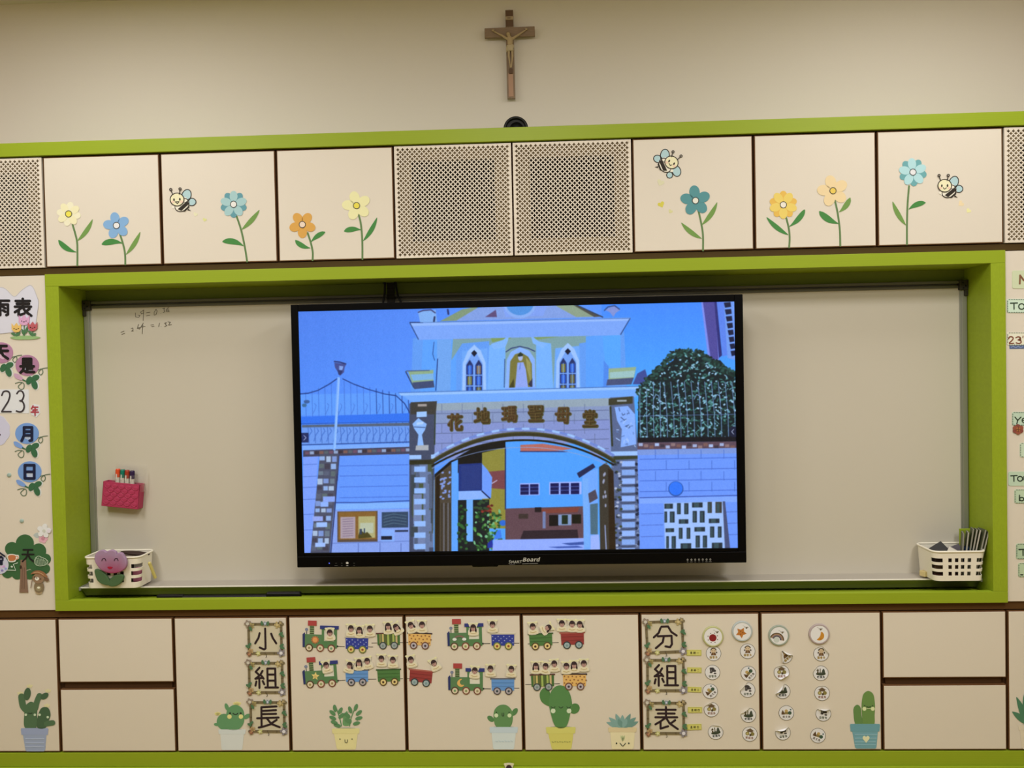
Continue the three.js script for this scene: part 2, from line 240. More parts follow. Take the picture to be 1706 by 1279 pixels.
// ---------------------------------------------------------------- whiteboard
{
  const zf = -0.145, yTray = at(400, 966, -0.15).y, t = thing('whiteboard', 'wide magnetic whiteboard in an aluminium frame inside the green niche', 'whiteboard', [0, 0.875, 0]);
  const alu = M('#a3a49c', 0.42, { metalness: 0.55 }), aluDark = M('#6d6e68', 0.5, { metalness: 0.5 }), Y = (y) => y - 0.875;
  mesh('panel', rspan(-1.725, 1.725, Y(yTray), Y(1.985), -0.168, -0.15, 0.001, 1), new THREE.MeshPhysicalMaterial({ color: '#ccc7b8', roughness: 0.38, specularIntensity: 0.35 }), t);
  for (const s of [-1, 1]) {
    const f = mesh('frame_side', [rspan(Math.min(s * 1.748, s * 1.7265), Math.max(s * 1.748, s * 1.7265), Y(yTray), Y(1.985), -0.168, zf, 0.002), rspan(Math.min(s * 1.7262, s * 1.72), Math.max(s * 1.7262, s * 1.72), Y(yTray), Y(1.976), -0.15, zf - 0.001, 0.001, 1)], alu, t);
    const c = mesh('corner_cap', [rspan(Math.min(s * 1.75, s * 1.716), Math.max(s * 1.75, s * 1.716), Y(1.968), Y(2.008), -0.168, zf + 0.009, 0.004), rspan(Math.min(s * 1.75, s * 1.736), Math.max(s * 1.75, s * 1.736), Y(1.945), Y(1.97), -0.168, zf + 0.006, 0.003)], M('#3c3a30', 0.6), t);
    for (const [dx, dy] of [[-0.006, 0.008], [0.006, -0.004], [-0.004, -0.012]]) { const b = mesh('screw', new THREE.CylinderGeometry(0.0035, 0.0035, 0.003, 12).rotateX(Math.PI / 2).translate(s * 1.733 + dx, Y(1.988) + dy, zf + 0.01), M('#1c1b16', 0.4), c); }
  }
  mesh('frame_top', [rspan(-1.716, 1.716, Y(1.994), Y(2.005), -0.168, zf + 0.004, 0.002), rspan(-1.716, 1.716, Y(1.9765), Y(1.988), -0.168, zf, 0.002), span(-1.716, 1.716, Y(1.987), Y(1.996), -0.168, -0.158)], aluDark, t);
  const yl = yTray, strip = (q) => new THREE.ExtrudeGeometry(new THREE.Shape(q.map(([z, y]) => new THREE.Vector2(z, y))), { depth: 3.486, bevelEnabled: false }).rotateY(Math.PI / 2).translate(-1.743, Y(yl), 0);
  const tr = mesh('pen_tray', strip([[0.15, 0.001], [0.067, -0.0005], [0.067, -0.0035], [0.15, -0.003]]), M('#b9b3a8', 0.5, { metalness: 0.15 }), t);
  mesh('tray_lip', strip([[0.067, -0.001], [0.0655, 0.0012], [0.063, 0.0022], [0.0595, 0.0018], [0.058, -0.0005], [0.0595, -0.003], [0.067, -0.0035]]), M('#e6e2d4', 0.35), tr);
  mesh('tray_front', strip([[0.0596, -0.0031], [0.066, -0.009], [0.079, -0.022], [0.09, -0.0385], [0.094, -0.0385], [0.083, -0.022], [0.07, -0.009], [0.067, -0.0036]]), M('#7d7f72', 0.3, { metalness: 0.75 }), tr);
  for (const s of [-1, 1]) mesh('end_cap', rspan(Math.min(s * 1.75, s * 1.7435), Math.max(s * 1.75, s * 1.7435), Y(yl - 0.012), Y(yl + 0.003), -0.15, -0.057, 0.002), M('#9d9d90', 0.5), tr);
  const pen = Pen.on(t, -0.15), wm = M('#554e40', 0.6);
  const hw = '225.5,521 226,528 231,528.5 233.5,525.5 230,525;239,517 234.5,519.5 235.5,523 239,521.5 239.5,516 238.5,534;244,521 250,520;244,526 250,525;260,515 257,520 257,525 260,524 262,518 260,515;268,522;271,514 274,513 273,516 275,519 272,520.5;281,512 277,516 278,519.5 282,519 281,516 278,517;218.5,547 221.5,546 222,549 219.5,551.5 223,551;227,551;231,540 229,547 233,548 234,545.5 230,546;239,538 234.5,545 242,543.5;238,541 237,556;251.5,541.5 256,540.5;252.5,544 257,543;266,538 264.5,544;268.5,543.5;274,538.5 277.5,537 275.5,540 278.5,542 274.5,544;280,536 284,536.5 281,541.5 286,540.5;201.5,553.5 207,551.5;203,557 208,555';
  pen.strokes('handwriting', poly(hw), 0.8, wm, 0, { t: 0.0003 });
}
// ---------------------------------------------------------------- display
const TV = { x0: -0.849, x1: 0.8455, y0: 0.9593, y1: 1.9583, z: 0.02, sx0: -0.821, sx1: 0.8148, sy0: 1.0137, sy1: 1.9317 };
const screenTex = canvasTex(1460, 820, (g, W, H) => {
  const S = (x, y) => { const p = at(x, y, 0.015); return [(p.x - TV.sx0) / (TV.sx1 - TV.sx0) * W, (TV.sy1 - p.y) / (TV.sy1 - TV.sy0) * H]; };
  const path = (pts) => { g.beginPath(); pts.forEach((p, i) => { const q = S(...p); i ? g.lineTo(...q) : g.moveTo(...q); }); };
  const P = (c, s) => { g.fillStyle = c; path(typeof s === 'string' ? poly(s)[0] : s); g.closePath(); g.fill(); };
  const Ln = (c, w, s) => { g.strokeStyle = c; g.lineWidth = w * 2; g.lineCap = g.lineJoin = 'round'; path(typeof s === 'string' ? poly(s)[0] : s); g.stroke(); };
  const R = (c, x0, y0, x1, y1) => P(c, [[x0, y0], [x1, y0 - (x1 - x0) * 0.018], [x1, y1 - (x1 - x0) * 0.015], [x0, y1]]);
  const E = (c, x, y, rx, ry, rot = 0) => P(c, ellipse(x, y, rx, ry, rot, 24));
  let gr = g.createLinearGradient(0, 0, W * 0.3, H); gr.addColorStop(0, '#4a80ee'); gr.addColorStop(0.35, '#5390ff'); gr.addColorStop(1, '#5a9dff'); g.fillStyle = gr; g.fillRect(0, 0, W, H);
  gr = g.createLinearGradient(0, 0, 0, H * 0.35); gr.addColorStop(0, '#418aff'); gr.addColorStop(1, '#4aa6ff'); g.fillStyle = gr; g.fillRect(W * 0.7, 0, W * 0.3, H);
  // left railing
  R('#5c9cff', 500, 657, 686, 692);
  for (let i = 0; i < 17; i++) { const x = 508 + i * 10.7, top = x < 562 ? 655 - (x - 505) * 0.38 : 634 + (x - 570) * 0.24; Ln(i > 10 ? '#23479a' : '#3d6fd2', i > 10 ? 1.2 : 0.9, [[x + 1, top], [x + 3, 738]]); if (i % 2) Ln('#4477d8', 1, [[x + 2, 690], [x + 6, 682], [x + 8, 675], [x + 5, 672]]); }
  P('#2f74f3', '502,694 684,688 684,703 502,707'); Ln('#1d4aa8', 1, '502,706 684,702'); P('#54637d', '503,708 684,704 684,709 503,712'); P('#6a9bf2', '503,712 684,709 684,737 503,741');
  for (let i = 0; i < 16; i++) { const x = 512 + i * 10.8; Ln('#4272cf', 1.4, [[x, 735], [x + 3, 725], [x + 8, 718], [x + 5, 713]]); Ln('#3a63ba', 0.9, [[x + 1, 711], [x + 3, 738]]); }
  Ln('#1f3d86', 1.4, '503,741 684,736'); P('#79acff', '503,742 684,738 684,746 504,750');
  P('#41415c', '505,750 684,744 684,756 505,761'); for (let i = 0; i < 22; i++) { const x = 508 + i * 8; R(['#6b4f68', '#8ea2c8', '#382f3a', '#7a5a54', '#55606a'][i % 5], x, 752 - i * 0.25, x + 7, 757 - i * 0.25); }
  Ln('#17347c', 1.6, '501,656 513,655 530,650 548,640 561,631'); Ln('#17347c', 1.5, '571,631 590,640 612,648 640,656 660,659 674,672 684,690');
  Ln('#7fb3ff', 4.6, '564,630 560,700 557,748'); Ln('#9cc6ff', 1.6, '565,630 561,700 558,746');
  P('#414e93', '557,604 577,606 574,612 573,620 566,626 562,618 558,612'); Ln('#202b66', 2, '557,602 566,603 576,606'); P('#7fa2ea', '565,609 572,610 570,617 565,616'); P('#2a3670', '562,616 571,617 568,624 564,624');
  E('#3a5f9e', 511, 669, 5, 3); E('#3a6a9a', 507, 675, 4, 3);
  // left wall
  P('#6197ff', '505,761 684,756 688,925 505,925'); P('#7ba0ff', '505,761 530,760 520,925 505,925');
  for (const y of [776, 793, 811, 829]) Ln('#3f6ad0', 1, [[566, y], [680, y - 2]]); for (const y of [774, 794, 812, 832, 857, 883]) Ln('#4a6cc4', 0.9, [[505, y], [528, y - 1]]);
  Ln('#2d4c9c', 1.6, '560,837 610,837 625,836 682,834'); P('#7fb4ff', '560,839 682,836 682,846 558,849'); P('#84a2f0', '556,850 682,847 684,925 550,925');
  for (const x of [597, 633, 668]) Ln('#4c65b0', 1, [[x, 905], [x, 922]]); Ln('#5873c0', 1, '552,905 684,901');
  P('#4b5068', '533,757 565,756 562,800 556,850 549,925 517,925 524,850 529,800');
  for (let i = 0; i < 13; i++) { const y = 760 + i * 12.4, x = 532 - i * 1.2; for (let k = 0; k < 3; k++) R(['#8fb0e8', '#586078', '#a9bfe0', '#5b6a70', '#7d98d8', '#403e50', '#6a7a8c'][(i * 3 + k * 2) % 7], x + k * 10 + rnd(0, 2), y, x + k * 10 + 9, y + rnd(6, 10)); }
  R('#8aa8f8', 538, 827, 558, 836); R('#8fb4ff', 534, 836, 547, 844); R('#94a8f2', 521, 860, 538, 868); R('#9cc0ff', 527, 870, 545, 878); R('#9fc0ff', 525, 904, 542, 911); Ln('#262e5c', 1.8, '562,790 558,845 553,900 551,922'); Ln('#2c3664', 1.4, '565,757 562,800');
  R('#58483f', 562, 852, 629, 903); R('#84602f', 564, 853, 627, 899); R('#a99aa8', 567, 861, 592, 897); R('#b0ac78', 597, 860, 625, 896); R('#b7c0a8', 600, 871, 622, 888); for (let i = 0; i < 8; i++) Ln('#7d6c88', 1, [[571, 865 + i * 4], [588, 864 + i * 4]]); P('#4a4420', '597,892 600,882 607,888 612,886 620,895 597,897'); R('#33405c', 599, 881, 603, 890); R('#30405e', 606, 880, 608, 888);
  R('#2f4562', 636, 853, 680, 879); for (let i = 0; i < 4; i++) Ln('#59758c', 1, [[639, 860 + i * 5], [655, 856 + i * 5], [677, 859 + i * 5]]); R('#86b0ff', 635, 882, 657, 902); R('#101a33', 635, 893, 653, 899); R('#283454', 658, 883, 680, 886);
  // facade
  P('#5f9cf6', '688,563 1040,552 1044,648 684,660'); P('#5aa2ff', '705,562 760,560 760,655 700,657'); P('#7aa0a8', '755,560 1000,553 1000,566 965,572 965,645 815,650 815,568 770,572 752,600');
  P('#74b2ff', '815,575 842,570 842,650 812,652'); P('#74b2ff', '893,568 918,572 922,648 893,650'); P('#6ba8fb', '770,585 812,580 812,652 768,654'); P('#6ba8fb', '925,580 965,576 968,648 922,650');
  P('#58a0ff', '976,560 1006,558 1006,648 976,650'); P('#53a6ff', '1004,560 1034,556 1034,612 1008,612'); P('#6ea6f2', '728,566 752,565 750,655 728,656');
  P('#8298a0', '757,557 985,550 985,558 757,566'); P('#7d9a60', '815,556 865,553 850,564 820,570'); P('#7d9a60', '880,555 935,552 935,560 892,566');
  P('#7fb6ff', '818,573 838,566 848,559 846,568 842,578 822,582'); P('#7fb6ff', '884,558 897,568 910,573 906,580 888,572');
  Ln('#26478e', 1.8, '729,598 726,650'); Ln('#2d56a0', 1.4, '723,570 721,590 724,600'); P('#4c8af0', '1006,600 1014,610 1012,645 1005,645');
  P('#79a6fb', '683,537 1050,529 1034,558 697,566'); P('#93baff', '683,537 1050,529 1049,534 684,543'); Ln('#1c3470', 1.7, '683,537 705,537'); Ln('#24427e', 1.5, '683,538 697,565'); Ln('#24427e', 1.5, '1050,530 1034,557'); Ln('#4f78c0', 1.3, '705,537 1050,530');
  P('#7f9fe6', '735,535 790,515 845,502 905,500 960,514 1002,528'); P('#7f977a', '733,535 770,515 800,510 760,534'); P('#8ba08a', '915,503 950,506 1002,527 960,528'); P('#4a4a44', '955,508 965,510 1004,527 990,528'); Ln('#2c3c58', 2, '958,507 1004,528'); P('#5a4878', '808,528 826,516 828,528'); P('#7da0f4', '836,504 842,528 905,526 915,502');
  E('#86aef6', 866, 506, 27, 24); E('#4a90e2', 866, 505, 23, 20); P('#000000', '490,480 1240,470 1240,490 490,505');
  P('#7fb0f4', '696,518 726,516 728,536 700,537'); Ln('#3a3c70', 2, '697,520 705,517 718,516 725,521'); Ln('#22305e', 3, '724,528 723,535'); Ln('#202c6a', 3, '746,516 747,523'); P('#8092d8', '1008,516 1022,509 1034,516 1026,521 1022,528 1016,520'); Ln('#2a4480', 1.8, '1007,517 1013,511 1024,509 1032,515');
  P('#8fae8c', '680,619 722,616 722,640 688,642'); P('#7cb2e6', '684,624 722,622 722,632 688,634'); P('#3c4a74', '687,637 722,634 724,645 690,648'); Ln('#2b3c66', 1.8, '676,619 689,645'); Ln('#51607a', 1.6, '677,618 715,617'); P('#93b090', '1014,614 1060,611 1056,630 1014,633'); P('#9cc4c8', '1016,620 1058,617 1056,628 1016,630'); P('#45507a', '1012,632 1056,629 1052,640 1010,642');
  for (const [cx, y0] of [[790, 580], [946, 577]]) {
    P('#9cc4ff', [[cx - 20, y0 + 72], [cx - 19, y0 + 25], [cx - 11, y0 + 5], [cx, y0 - 6], [cx + 11, y0 + 4], [cx + 19, y0 + 24], [cx + 20, y0 + 71]]);
    P('#71a2f6', [[cx - 15, y0 + 72], [cx - 14, y0 + 26], [cx, y0 + 2], [cx + 14, y0 + 25], [cx + 15, y0 + 71]]);
    P('#06102c', [[cx - 5, y0 + 8], [cx, y0 + 3], [cx + 5, y0 + 8], [cx, y0 + 14]]);
    [[-13, ['#2a63d8', '#7f7d3e', '#2158c8']], [2, ['#85705e', '#2d66e0', '#6c6a40']]].forEach(([dx, cs]) => { P('#1b2c66', [[cx + dx, y0 + 28], [cx + dx + 5.5, y0 + 19], [cx + dx + 11, y0 + 27.5]]); cs.forEach((c, i) => { R('#15296e', cx + dx, y0 + 28 + i * 18, cx + dx + 11, y0 + 44 + i * 18); R(cx > 900 ? ['#7f7d3e', '#2d66e0', '#6c6a40'][(i + (dx > 0)) % 3] : c, cx + dx + 2, y0 + 29 + i * 18, cx + dx + 9, y0 + 43 + i * 18); }); Ln('#7fb0f4', 1, [[cx + dx + 5.5, y0 + 28], [cx + dx + 5.5, y0 + 70]]); });
  }
  P('#86b2ff', '842,650 844,600 851,586 866,578 882,584 891,598 892,648'); P('#77743a', '848,648 850,602 858,590 868,587 880,594 886,606 887,646'); P('#98955a', '876,595 884,604 885,640 878,615'); P('#42401f', '848,645 856,630 857,648'); P('#30304a', '880,640 887,630 887,647'); Ln('#24346e', 1.6, '843,586 852,580 866,577 880,580 891,585'); Ln('#2d4478', 1.2, '841,598 840,645');
  P('#8ea6f4', '858,647 861,615 862,604 872,603 876,615 880,646'); E('#a9b8e8', 867, 595, 4, 6); P('#223028', '862,592 867,586 872,591 870,593 864,594'); Ln('#4e6cc0', 1, '867,605 866,615'); P('#79a8ff', '842,646 893,644 893,650 842,652');
  P('#71aaff', '664,654 1077,643 1076,646 1058,662 690,673'); P('#94c2ff', '664,654 1077,643 1076,648 668,659'); Ln('#3d68b8', 1.1, '664,654 1077,643');
  // frieze and pillars
  P('#8698c4', '724,672 1016,663 1018,760 722,765'); P('#93a6b8', '724,672 1016,663 1016,676 724,684'); P('#8494d2', '724,706 1016,698 1018,760 722,765');
  for (let i = 0; i < 5; i++) { Ln('#596690', 1, [[726, 689 + i * 16.5], [1014, 683 + i * 16]]); for (let k = 0; k < 8; k++) Ln('#66749e', 0.9, [[736 + k * 34 + (i % 2) * 17, 689 + i * 16.5 - 16], [736 + k * 34 + (i % 2) * 17, 689 + i * 16.5]]); }
  [['花', 757, 703], ['地', 802, 692], ['瑪', 848, 689], ['聖', 892, 688], ['母', 937, 691], ['堂', 982, 697]].forEach(([c, x, y], i) => { for (const [col, w, o] of [['#4c4a26', 12, 1], [i % 2 ? '#3e2f18' : '#46301c', 8.5, 0], ['#6b5a34', 2, -0.8]]) { const [a, b] = S(x - 12 + o, y - 13 + o), [d, e] = S(x + 13 + o, y + 13 + o); g.strokeStyle = col; ink(g, c, a, b, d, e, w); } });
  P('#414a66', '682,672 726,670 724,745 722,925 682,925'); P('#3b3a38', '684,670 728,668 726,690 684,690'); R('#a29a98', 696, 673, 711, 677);
  for (let i = 0; i < 60; i++) R(['#52607e', '#38434e', '#6679a4', '#48543e', '#7384b0'][i % 5], 684 + rnd(0, 34), 768 + rnd(0, 150), 690 + rnd(0, 34), 773 + rnd(0, 148));
  P('#9cc6ff', '694,686 711,685 711,694 694,695'); P('#8cbaff', '697,696 702,700 711,706 708,716 703,724 706,742 695,744 697,724 690,714 687,706'); P('#b0d2ff', '694,704 706,702 705,706 694,708'); Ln('#334a80', 1.2, '690,711 708,712'); P('#aab0ba', '693,742 714,741 714,750 692,750'); Ln('#2f3c2e', 2.2, '725,690 724,740');
  R('#9cc4ff', 682, 758, 702, 765); R('#a6ccff', 718, 757, 725, 764); P('#2b2c1c', '682,767 724,765 722,773 682,774'); [777, 795, 813, 831, 849, 868, 887, 906].forEach((y) => R('#93bcff', 690, y, 709, y + 9)); Ln('#9fc0f0', 2, '724,800 723,915');
  P('#566690', '1016,662 1056,660 1062,740 1066,925 1022,925'); P('#3a3a2c', '1014,664 1054,660 1054,672 1014,675'); R('#9aa6b0', 1028, 666, 1044, 669); Ln('#2f3424', 3, '1017,678 1020,742'); P('#86b0ff', '1024,678 1046,676 1058,690 1060,740 1034,745 1036,715 1028,700'); for (let i = 0; i < 26; i++) Ln(['#41598c', '#a6c8ff', '#5e7fc0'][i % 3], 1.4, [[1024 + rnd(0, 34), 682 + rnd(0, 60)], [1024 + rnd(0, 34), 682 + rnd(0, 60)]].map(([a, b], k, q) => (k ? [q[0][0] + rnd(-6, 6), q[0][1] + rnd(-6, 6)] : [a, b])));
  R('#9cc4ff', 1018, 752, 1064, 759); P('#343c2c', '1022,760 1064,759 1064,764 1022,766');
  for (let i = 0; i < 11; i++) { R(['#93b8ff', '#84aaf0'][i % 2], 1036, 768 + i * 14.5, 1058, 777 + i * 14.5); for (let k = 0; k < 5; k++) E(['#232c40', '#a9b6d6', '#4a5668', '#39442c'][(i + k) % 4], 1024 + rnd(0, 11), 768 + i * 14.5 + rnd(0, 12), 2.5, 2); for (let k = 0; k < 3; k++) E(['#1e2740', '#7f90b8'][k % 2], 1059 + rnd(0, 6), 768 + i * 14.5 + rnd(0, 12), 2.6, 2.4); Ln('#33405e', 1.4, [[1034, 779.5 + i * 14.5], [1046, 780 + i * 14.5], [1060, 778.5 + i * 14.5]]); }
  // inside the arch
  P('#4da2ff', '722,925 724,790 750,768 790,745 845,733 910,734 960,748 1000,770 1022,800 1024,925'); P('#0c0e12', '724,790 750,768 790,745 845,733 845,760 803,765 803,775 724,800');
  P('#8c883c', '803,754 843,745 843,880 803,880'); P('#77424a', '808,786 843,783 843,815 806,812'); P('#4da0ff', '842,735 975,740 1000,780 1000,850 842,848'); P('#b56a62', '867,741 905,739 955,747 930,751 867,752'); Ln('#232c68', 1.6, '867,752 945,752'); Ln('#1d2d5e', 2, '842,745 842,848');
  P('#18307c', '764,773 803,771 803,817 764,818'); P('#22377e', '768,776 801,774 800,815 768,816'); P('#6c9cff', '803,772 812,782 820,795 818,830 803,820'); P('#8ab4ff', '764,818 803,817 816,830 764,833'); Ln('#0f1c44', 2, '803,818 816,830'); Ln('#c8c8f0', 1.4, '820,805 828,800');
  P('#101a22', '763,833 815,832 815,920 763,920'); P('#5da4ff', '752,770 763,765 762,918 752,918'); P('#6fb0ff', '777,832 788,832 788,902 777,902');
  for (let i = 0; i < 120; i++) E(['#1f4a26', '#3c7a3a', '#74b886', '#2a5c34', '#5c9c50', '#12301c'][i % 6], rnd(790, 836), rnd(850, 916), rnd(1.5, 4), rnd(1.2, 3), rnd(0, 90)); for (let i = 0; i < 40; i++) E(['#173a22', '#2f6434'][i % 2], rnd(763, 778), rnd(840, 916), 2.5, 2); for (let i = 0; i < 14; i++) E(i % 2 ? '#8c2f2c' : '#5c1c1c', rnd(803, 820), rnd(841, 853), 2.5, 2); for (let i = 0; i < 12; i++) E('#2c4a30', rnd(790, 812), rnd(834, 850), 3, 2); E('#2a6ad8', 838, 871, 6, 5); P('#3d7df0', '828,884 834,882 836,897 822,898'); P('#1a2f9c', '812,905 820,898 822,912 812,913');
  P('#5f4550', '842,847 972,843 972,900 842,900'); P('#7c4038', '900,848 965,845 962,853 905,855'); P('#2a1f2c', '872,884 962,882 964,900 866,900'); R('#3b3030', 864, 856, 880, 864); R('#1c141c', 891, 845, 902, 853); P('#7080b0', '904,852 909,852 909,880 904,880'); R('#0c0c14', 915, 858, 931, 876); R('#7e97c4', 930, 857, 952, 875); R('#14281c', 936, 858, 946, 873); R('#101410', 953, 857, 968, 872); P('#90acff', '822,899 975,896 976,918 820,918'); P('#3854a8', '935,905 975,902 975,907 950,908'); P('#3a56b0', '912,911 962,909 972,912 930,913');
  R('#9fb4ff', 866, 805, 899, 825); R('#0c1452', 867, 807, 881, 824); R('#0c1452', 883, 806.5, 897, 823.5); R('#9fb4ff', 915, 803, 969, 824); for (let k = 0; k < 3; k++) R('#0c1452', 917 + k * 17, 805 - k * 0.2, 931 + k * 17, 823); for (const y of [812, 818]) { Ln('#6a80d0', 0.8, [[867, y], [897, y - 0.6]]); Ln('#6a80d0', 0.8, [[917, y - 1], [966, y - 2]]); }
  P('#6fa8ff', '970,792 984,784 996,780 997,918 973,918'); P('#1e2550', '961,788 988,772 992,778 965,796'); P('#74aefc', '970,797 980,797 982,912 973,912'); P('#4a6b80', '983,840 996,838 996,890 984,890'); P('#4c4658', '980,822 992,815 996,830 982,838'); P('#9ab4ff', '984,892 998,890 1000,918 984,918');
  P('#3a3630', '998,778 1010,770 1022,785 1024,925 1000,925'); P('#2a1d14', '1013,780 1022,785 1026,925 1015,925'); for (let i = 0; i < 10; i++) E('#98a0c0', 1004 + rnd(0, 6), 782 + rnd(0, 60), 1.4, 3); Ln('#a0b4f0', 1.6, '1008,875 1010,915');
  P('#4a4238', '724,795 752,772 752,920 724,920'); P('#22180f', '726,795 733,790 732,920 725,920'); for (let i = 0; i < 26; i++) E('#7f98e0', 734 + rnd(0, 16), 786 + rnd(0, 50), 1.6, 2.4, rnd(0, 90)); for (let i = 0; i < 5; i++) Ln(i % 2 ? '#6f7488' : '#2c2620', 1.4, [[736 + i * 3.5, 838], [736 + i * 3.5, 918]]);
  const arch = (r, y0) => Array.from({ length: 25 }, (_, i) => { const s = i / 24, x = 720 + s * 302; return [x, y0 - r * (1 - Math.pow(Math.abs(2 * s - 1), 2.1)) - s * 2]; });
  Ln('#33321e', 6.5, arch(45, 769)); Ln('#15150c', 3, arch(42, 776)); Ln('#4c4a30', 2, arch(45, 766)); const ar = arch(45, 760); for (let i = 0; i < 24; i++) Ln(i % 2 ? '#6e88d8' : '#9ac4ff', 3.6, [ar[i], ar[i + 1]]); Ln('#8aa2d8', 1, arch(34, 780));
  // right side
  P('#7d8ef0', '1168,502 1192,502 1198,600 1180,598'); P('#4d4a9c', '1171,502 1191,502 1197,598 1184,598'); P('#2a2c78', '1190,502 1194,502 1203,592 1198,596'); P('#5a84f0', '1194,502 1207,502 1216,590 1204,594'); P('#6f9cf4', '1206,502 1226,501 1226,600 1212,596'); for (let i = 0; i < 8; i++) P('#10183e', [[1206 + i * 1.6, 504 + i * 11.5], [1217 + i * 1.1, 503 + i * 11.5], [1218 + i * 1.1, 511 + i * 11.5], [1208 + i * 1.6, 512.5 + i * 11.5]]);
  P('#3c4c98', '1054,640 1062,622 1075,615 1082,640'); P('#0b1c24', '1062,735 1064,655 1080,625 1100,615 1122,600 1127,588 1150,584 1166,590 1172,598 1200,600 1222,625 1228,640 1228,735');
  for (let i = 0; i < 90; i++) { const u = i / 89, x = 1064 + u * 162, top = u < 0.36 ? 650 - u * 170 : u < 0.62 ? 588 : 588 + (u - 0.62) * 100; for (let k = 0; k < 3; k++) E(['#0e2226', '#16332e', '#27504c'][k], x + rnd(-3, 3), top + rnd(-5, 6), rnd(2, 5), rnd(1.2, 2.6), rnd(-70, 70)); }
  for (let i = 0; i < 950; i++) { const x = rnd(1064, 1226), top = x < 1120 ? 650 - (x - 1064) * 0.75 : x < 1170 ? 588 : 596 + (x - 1170) * 0.7, y = rnd(top, 730), b = y < 690; E(['#122a2c', '#1c4440', '#45827e', '#86bcd6', '#2b5a54', '#13302e', '#62a0ae', '#9cc8e8'][Math.floor(rnd(0, b ? 8 : 6.4))], x, y, rnd(1.2, 3.6), rnd(0.8, 1.8), rnd(-60, 60)); }
  for (let i = 0; i < 15; i++) { const x = 1066 + i * 11.3; Ln('#7a9cd0', 1.1, [[x - (i > 3 ? 5 : 0), 648 - (i > 1 ? 12 : 0)], [x, 690], [x + 1, 730]]); if (i % 3 === 2) Ln('#86aede', 1.2, [[x, 665], [x + 4, 657], [x + 9, 659], [x + 10, 670]]); } Ln('#6c8ac0', 0.9, '1064,693 1226,690');
  for (let i = 0; i < 26; i++) { const x = rnd(1075, 1220), y = rnd(695, 728); Ln('#6fb0b4', 1, [[x, y], [x + rnd(-9, 9), y - rnd(3, 12)]]); }
  P('#0a0e1c', '1062,729 1228,727 1228,735 1062,737'); P('#5c4858', '1062,737 1228,735 1228,746 1062,749'); for (let i = 0; i < 18; i++) R(['#9fb0dc', '#7a5a58', '#3c3444', '#8c7478', '#a9c0f0'][(i * 3) % 5], 1064 + i * 9, 738 + (i % 3) * 2, 1071 + i * 9, 743 + (i % 3) * 2);
  P('#6a98ff', '1062,749 1228,746 1232,918 1066,920'); P('#7a98e0', '1062,749 1228,746 1228,755 1062,758'); [765, 783, 801, 819].forEach((y, i) => { Ln('#3d62c8', 1, [[1066, y], [1228, y - 3]]); for (let k = 0; k < 4; k++) Ln('#456ccc', 1, [[1092 + k * 38 + (i % 2) * 18, y - 16], [1092 + k * 38 + (i % 2) * 18, y - 1]]); }); Ln('#30489c', 1.3, '1066,829 1228,825'); P('#7ea8ff', '1066,830 1228,827 1228,836 1066,839'); [856, 875, 894].forEach((y) => { Ln('#4a6cc8', 1, [[1068, y], [1105, y - 1]]); Ln('#4a6cc8', 1, [[1206, y - 3], [1229, y - 4]]); });
  P('#9fc2ff', '1106,838 1206,835 1214,918 1108,918'); P('#46507a', '1204,835 1208,835 1217,918 1208,918'); const hole = (x, y, w, h) => { w *= 0.88; h *= 0.92; R(y < 860 && x > 1175 ? '#3c3a38' : '#22303e', x, y, x + w, y + h); R('#37505a', x + w * 0.2, y + h * 0.1, x + w * 0.65, y + h * 0.95); };
  [[1107, 839, 16, 9], [1128, 838, 7, 20], [1140, 838, 8, 20], [1153, 837, 20, 9], [1179, 836, 8, 20], [1192, 836, 12, 20], [1107, 852, 5, 20], [1116, 852, 9, 20], [1131, 865, 18, 8], [1154, 851, 8, 21], [1166, 851, 9, 21], [1181, 864, 20, 8], [1109, 880, 16, 7], [1131, 879, 7, 20], [1144, 879, 7, 20], [1157, 878, 20, 8], [1183, 877, 8, 20], [1196, 877, 7, 20], [1110, 893, 5, 22], [1119, 893, 8, 22], [1134, 905, 20, 10], [1159, 892, 8, 22], [1171, 892, 8, 22], [1186, 904, 20, 10]].forEach((q) => hole(...q));
  E('#27509f', 1126, 814, 12.6, 12.6); E('#2c76fb', 1126, 813.5, 11.4, 11.4);
  R('#1d2c62', 501, 721, 514, 737); Ln('#c0ccf4', 1, '506,725 510,729 506,733'); E('#141c3a', 1222, 719, 8, 9); Ln('#d0d8f0', 1, '1222.5,715 1219,719 1222.5,723');
  // the projected photo is slightly soft and noisy
  const im = g.getImageData(0, 0, W, H), a = im.data, b = new Float32Array(a.length);
  for (let pass = 0; pass < 2; pass++) {
    for (let y = 0; y < H; y++) for (let x = 0; x < W; x++) for (let c = 0; c < 3; c++) { let v = 0; for (let k = -1; k <= 1; k++) v += a[(y * W + Math.min(W - 1, Math.max(0, x + k))) * 4 + c]; b[(y * W + x) * 4 + c] = v / 3; }
    for (let y = 0; y < H; y++) for (let x = 0; x < W; x++) for (let c = 0; c < 3; c++) { let v = 0; for (let k = -1; k <= 1; k++) v += b[(Math.min(H - 1, Math.max(0, y + k)) * W + x) * 4 + c]; a[(y * W + x) * 4 + c] = v / 3; }
  }
  for (let y = 0; y < H; y++) for (let x = 0; x < W; x++) { const q = (grainA(x / 60, y / 60) - 0.5) * 8 + (grainB(x / 200, y / 160) - 0.5) * 5, i = (y * W + x) * 4; for (let c = 0; c < 3; c++) a[i + c] = Math.max(0, Math.min(255, a[i + c] + q)); }
  g.putImageData(im, 0, 0);
});
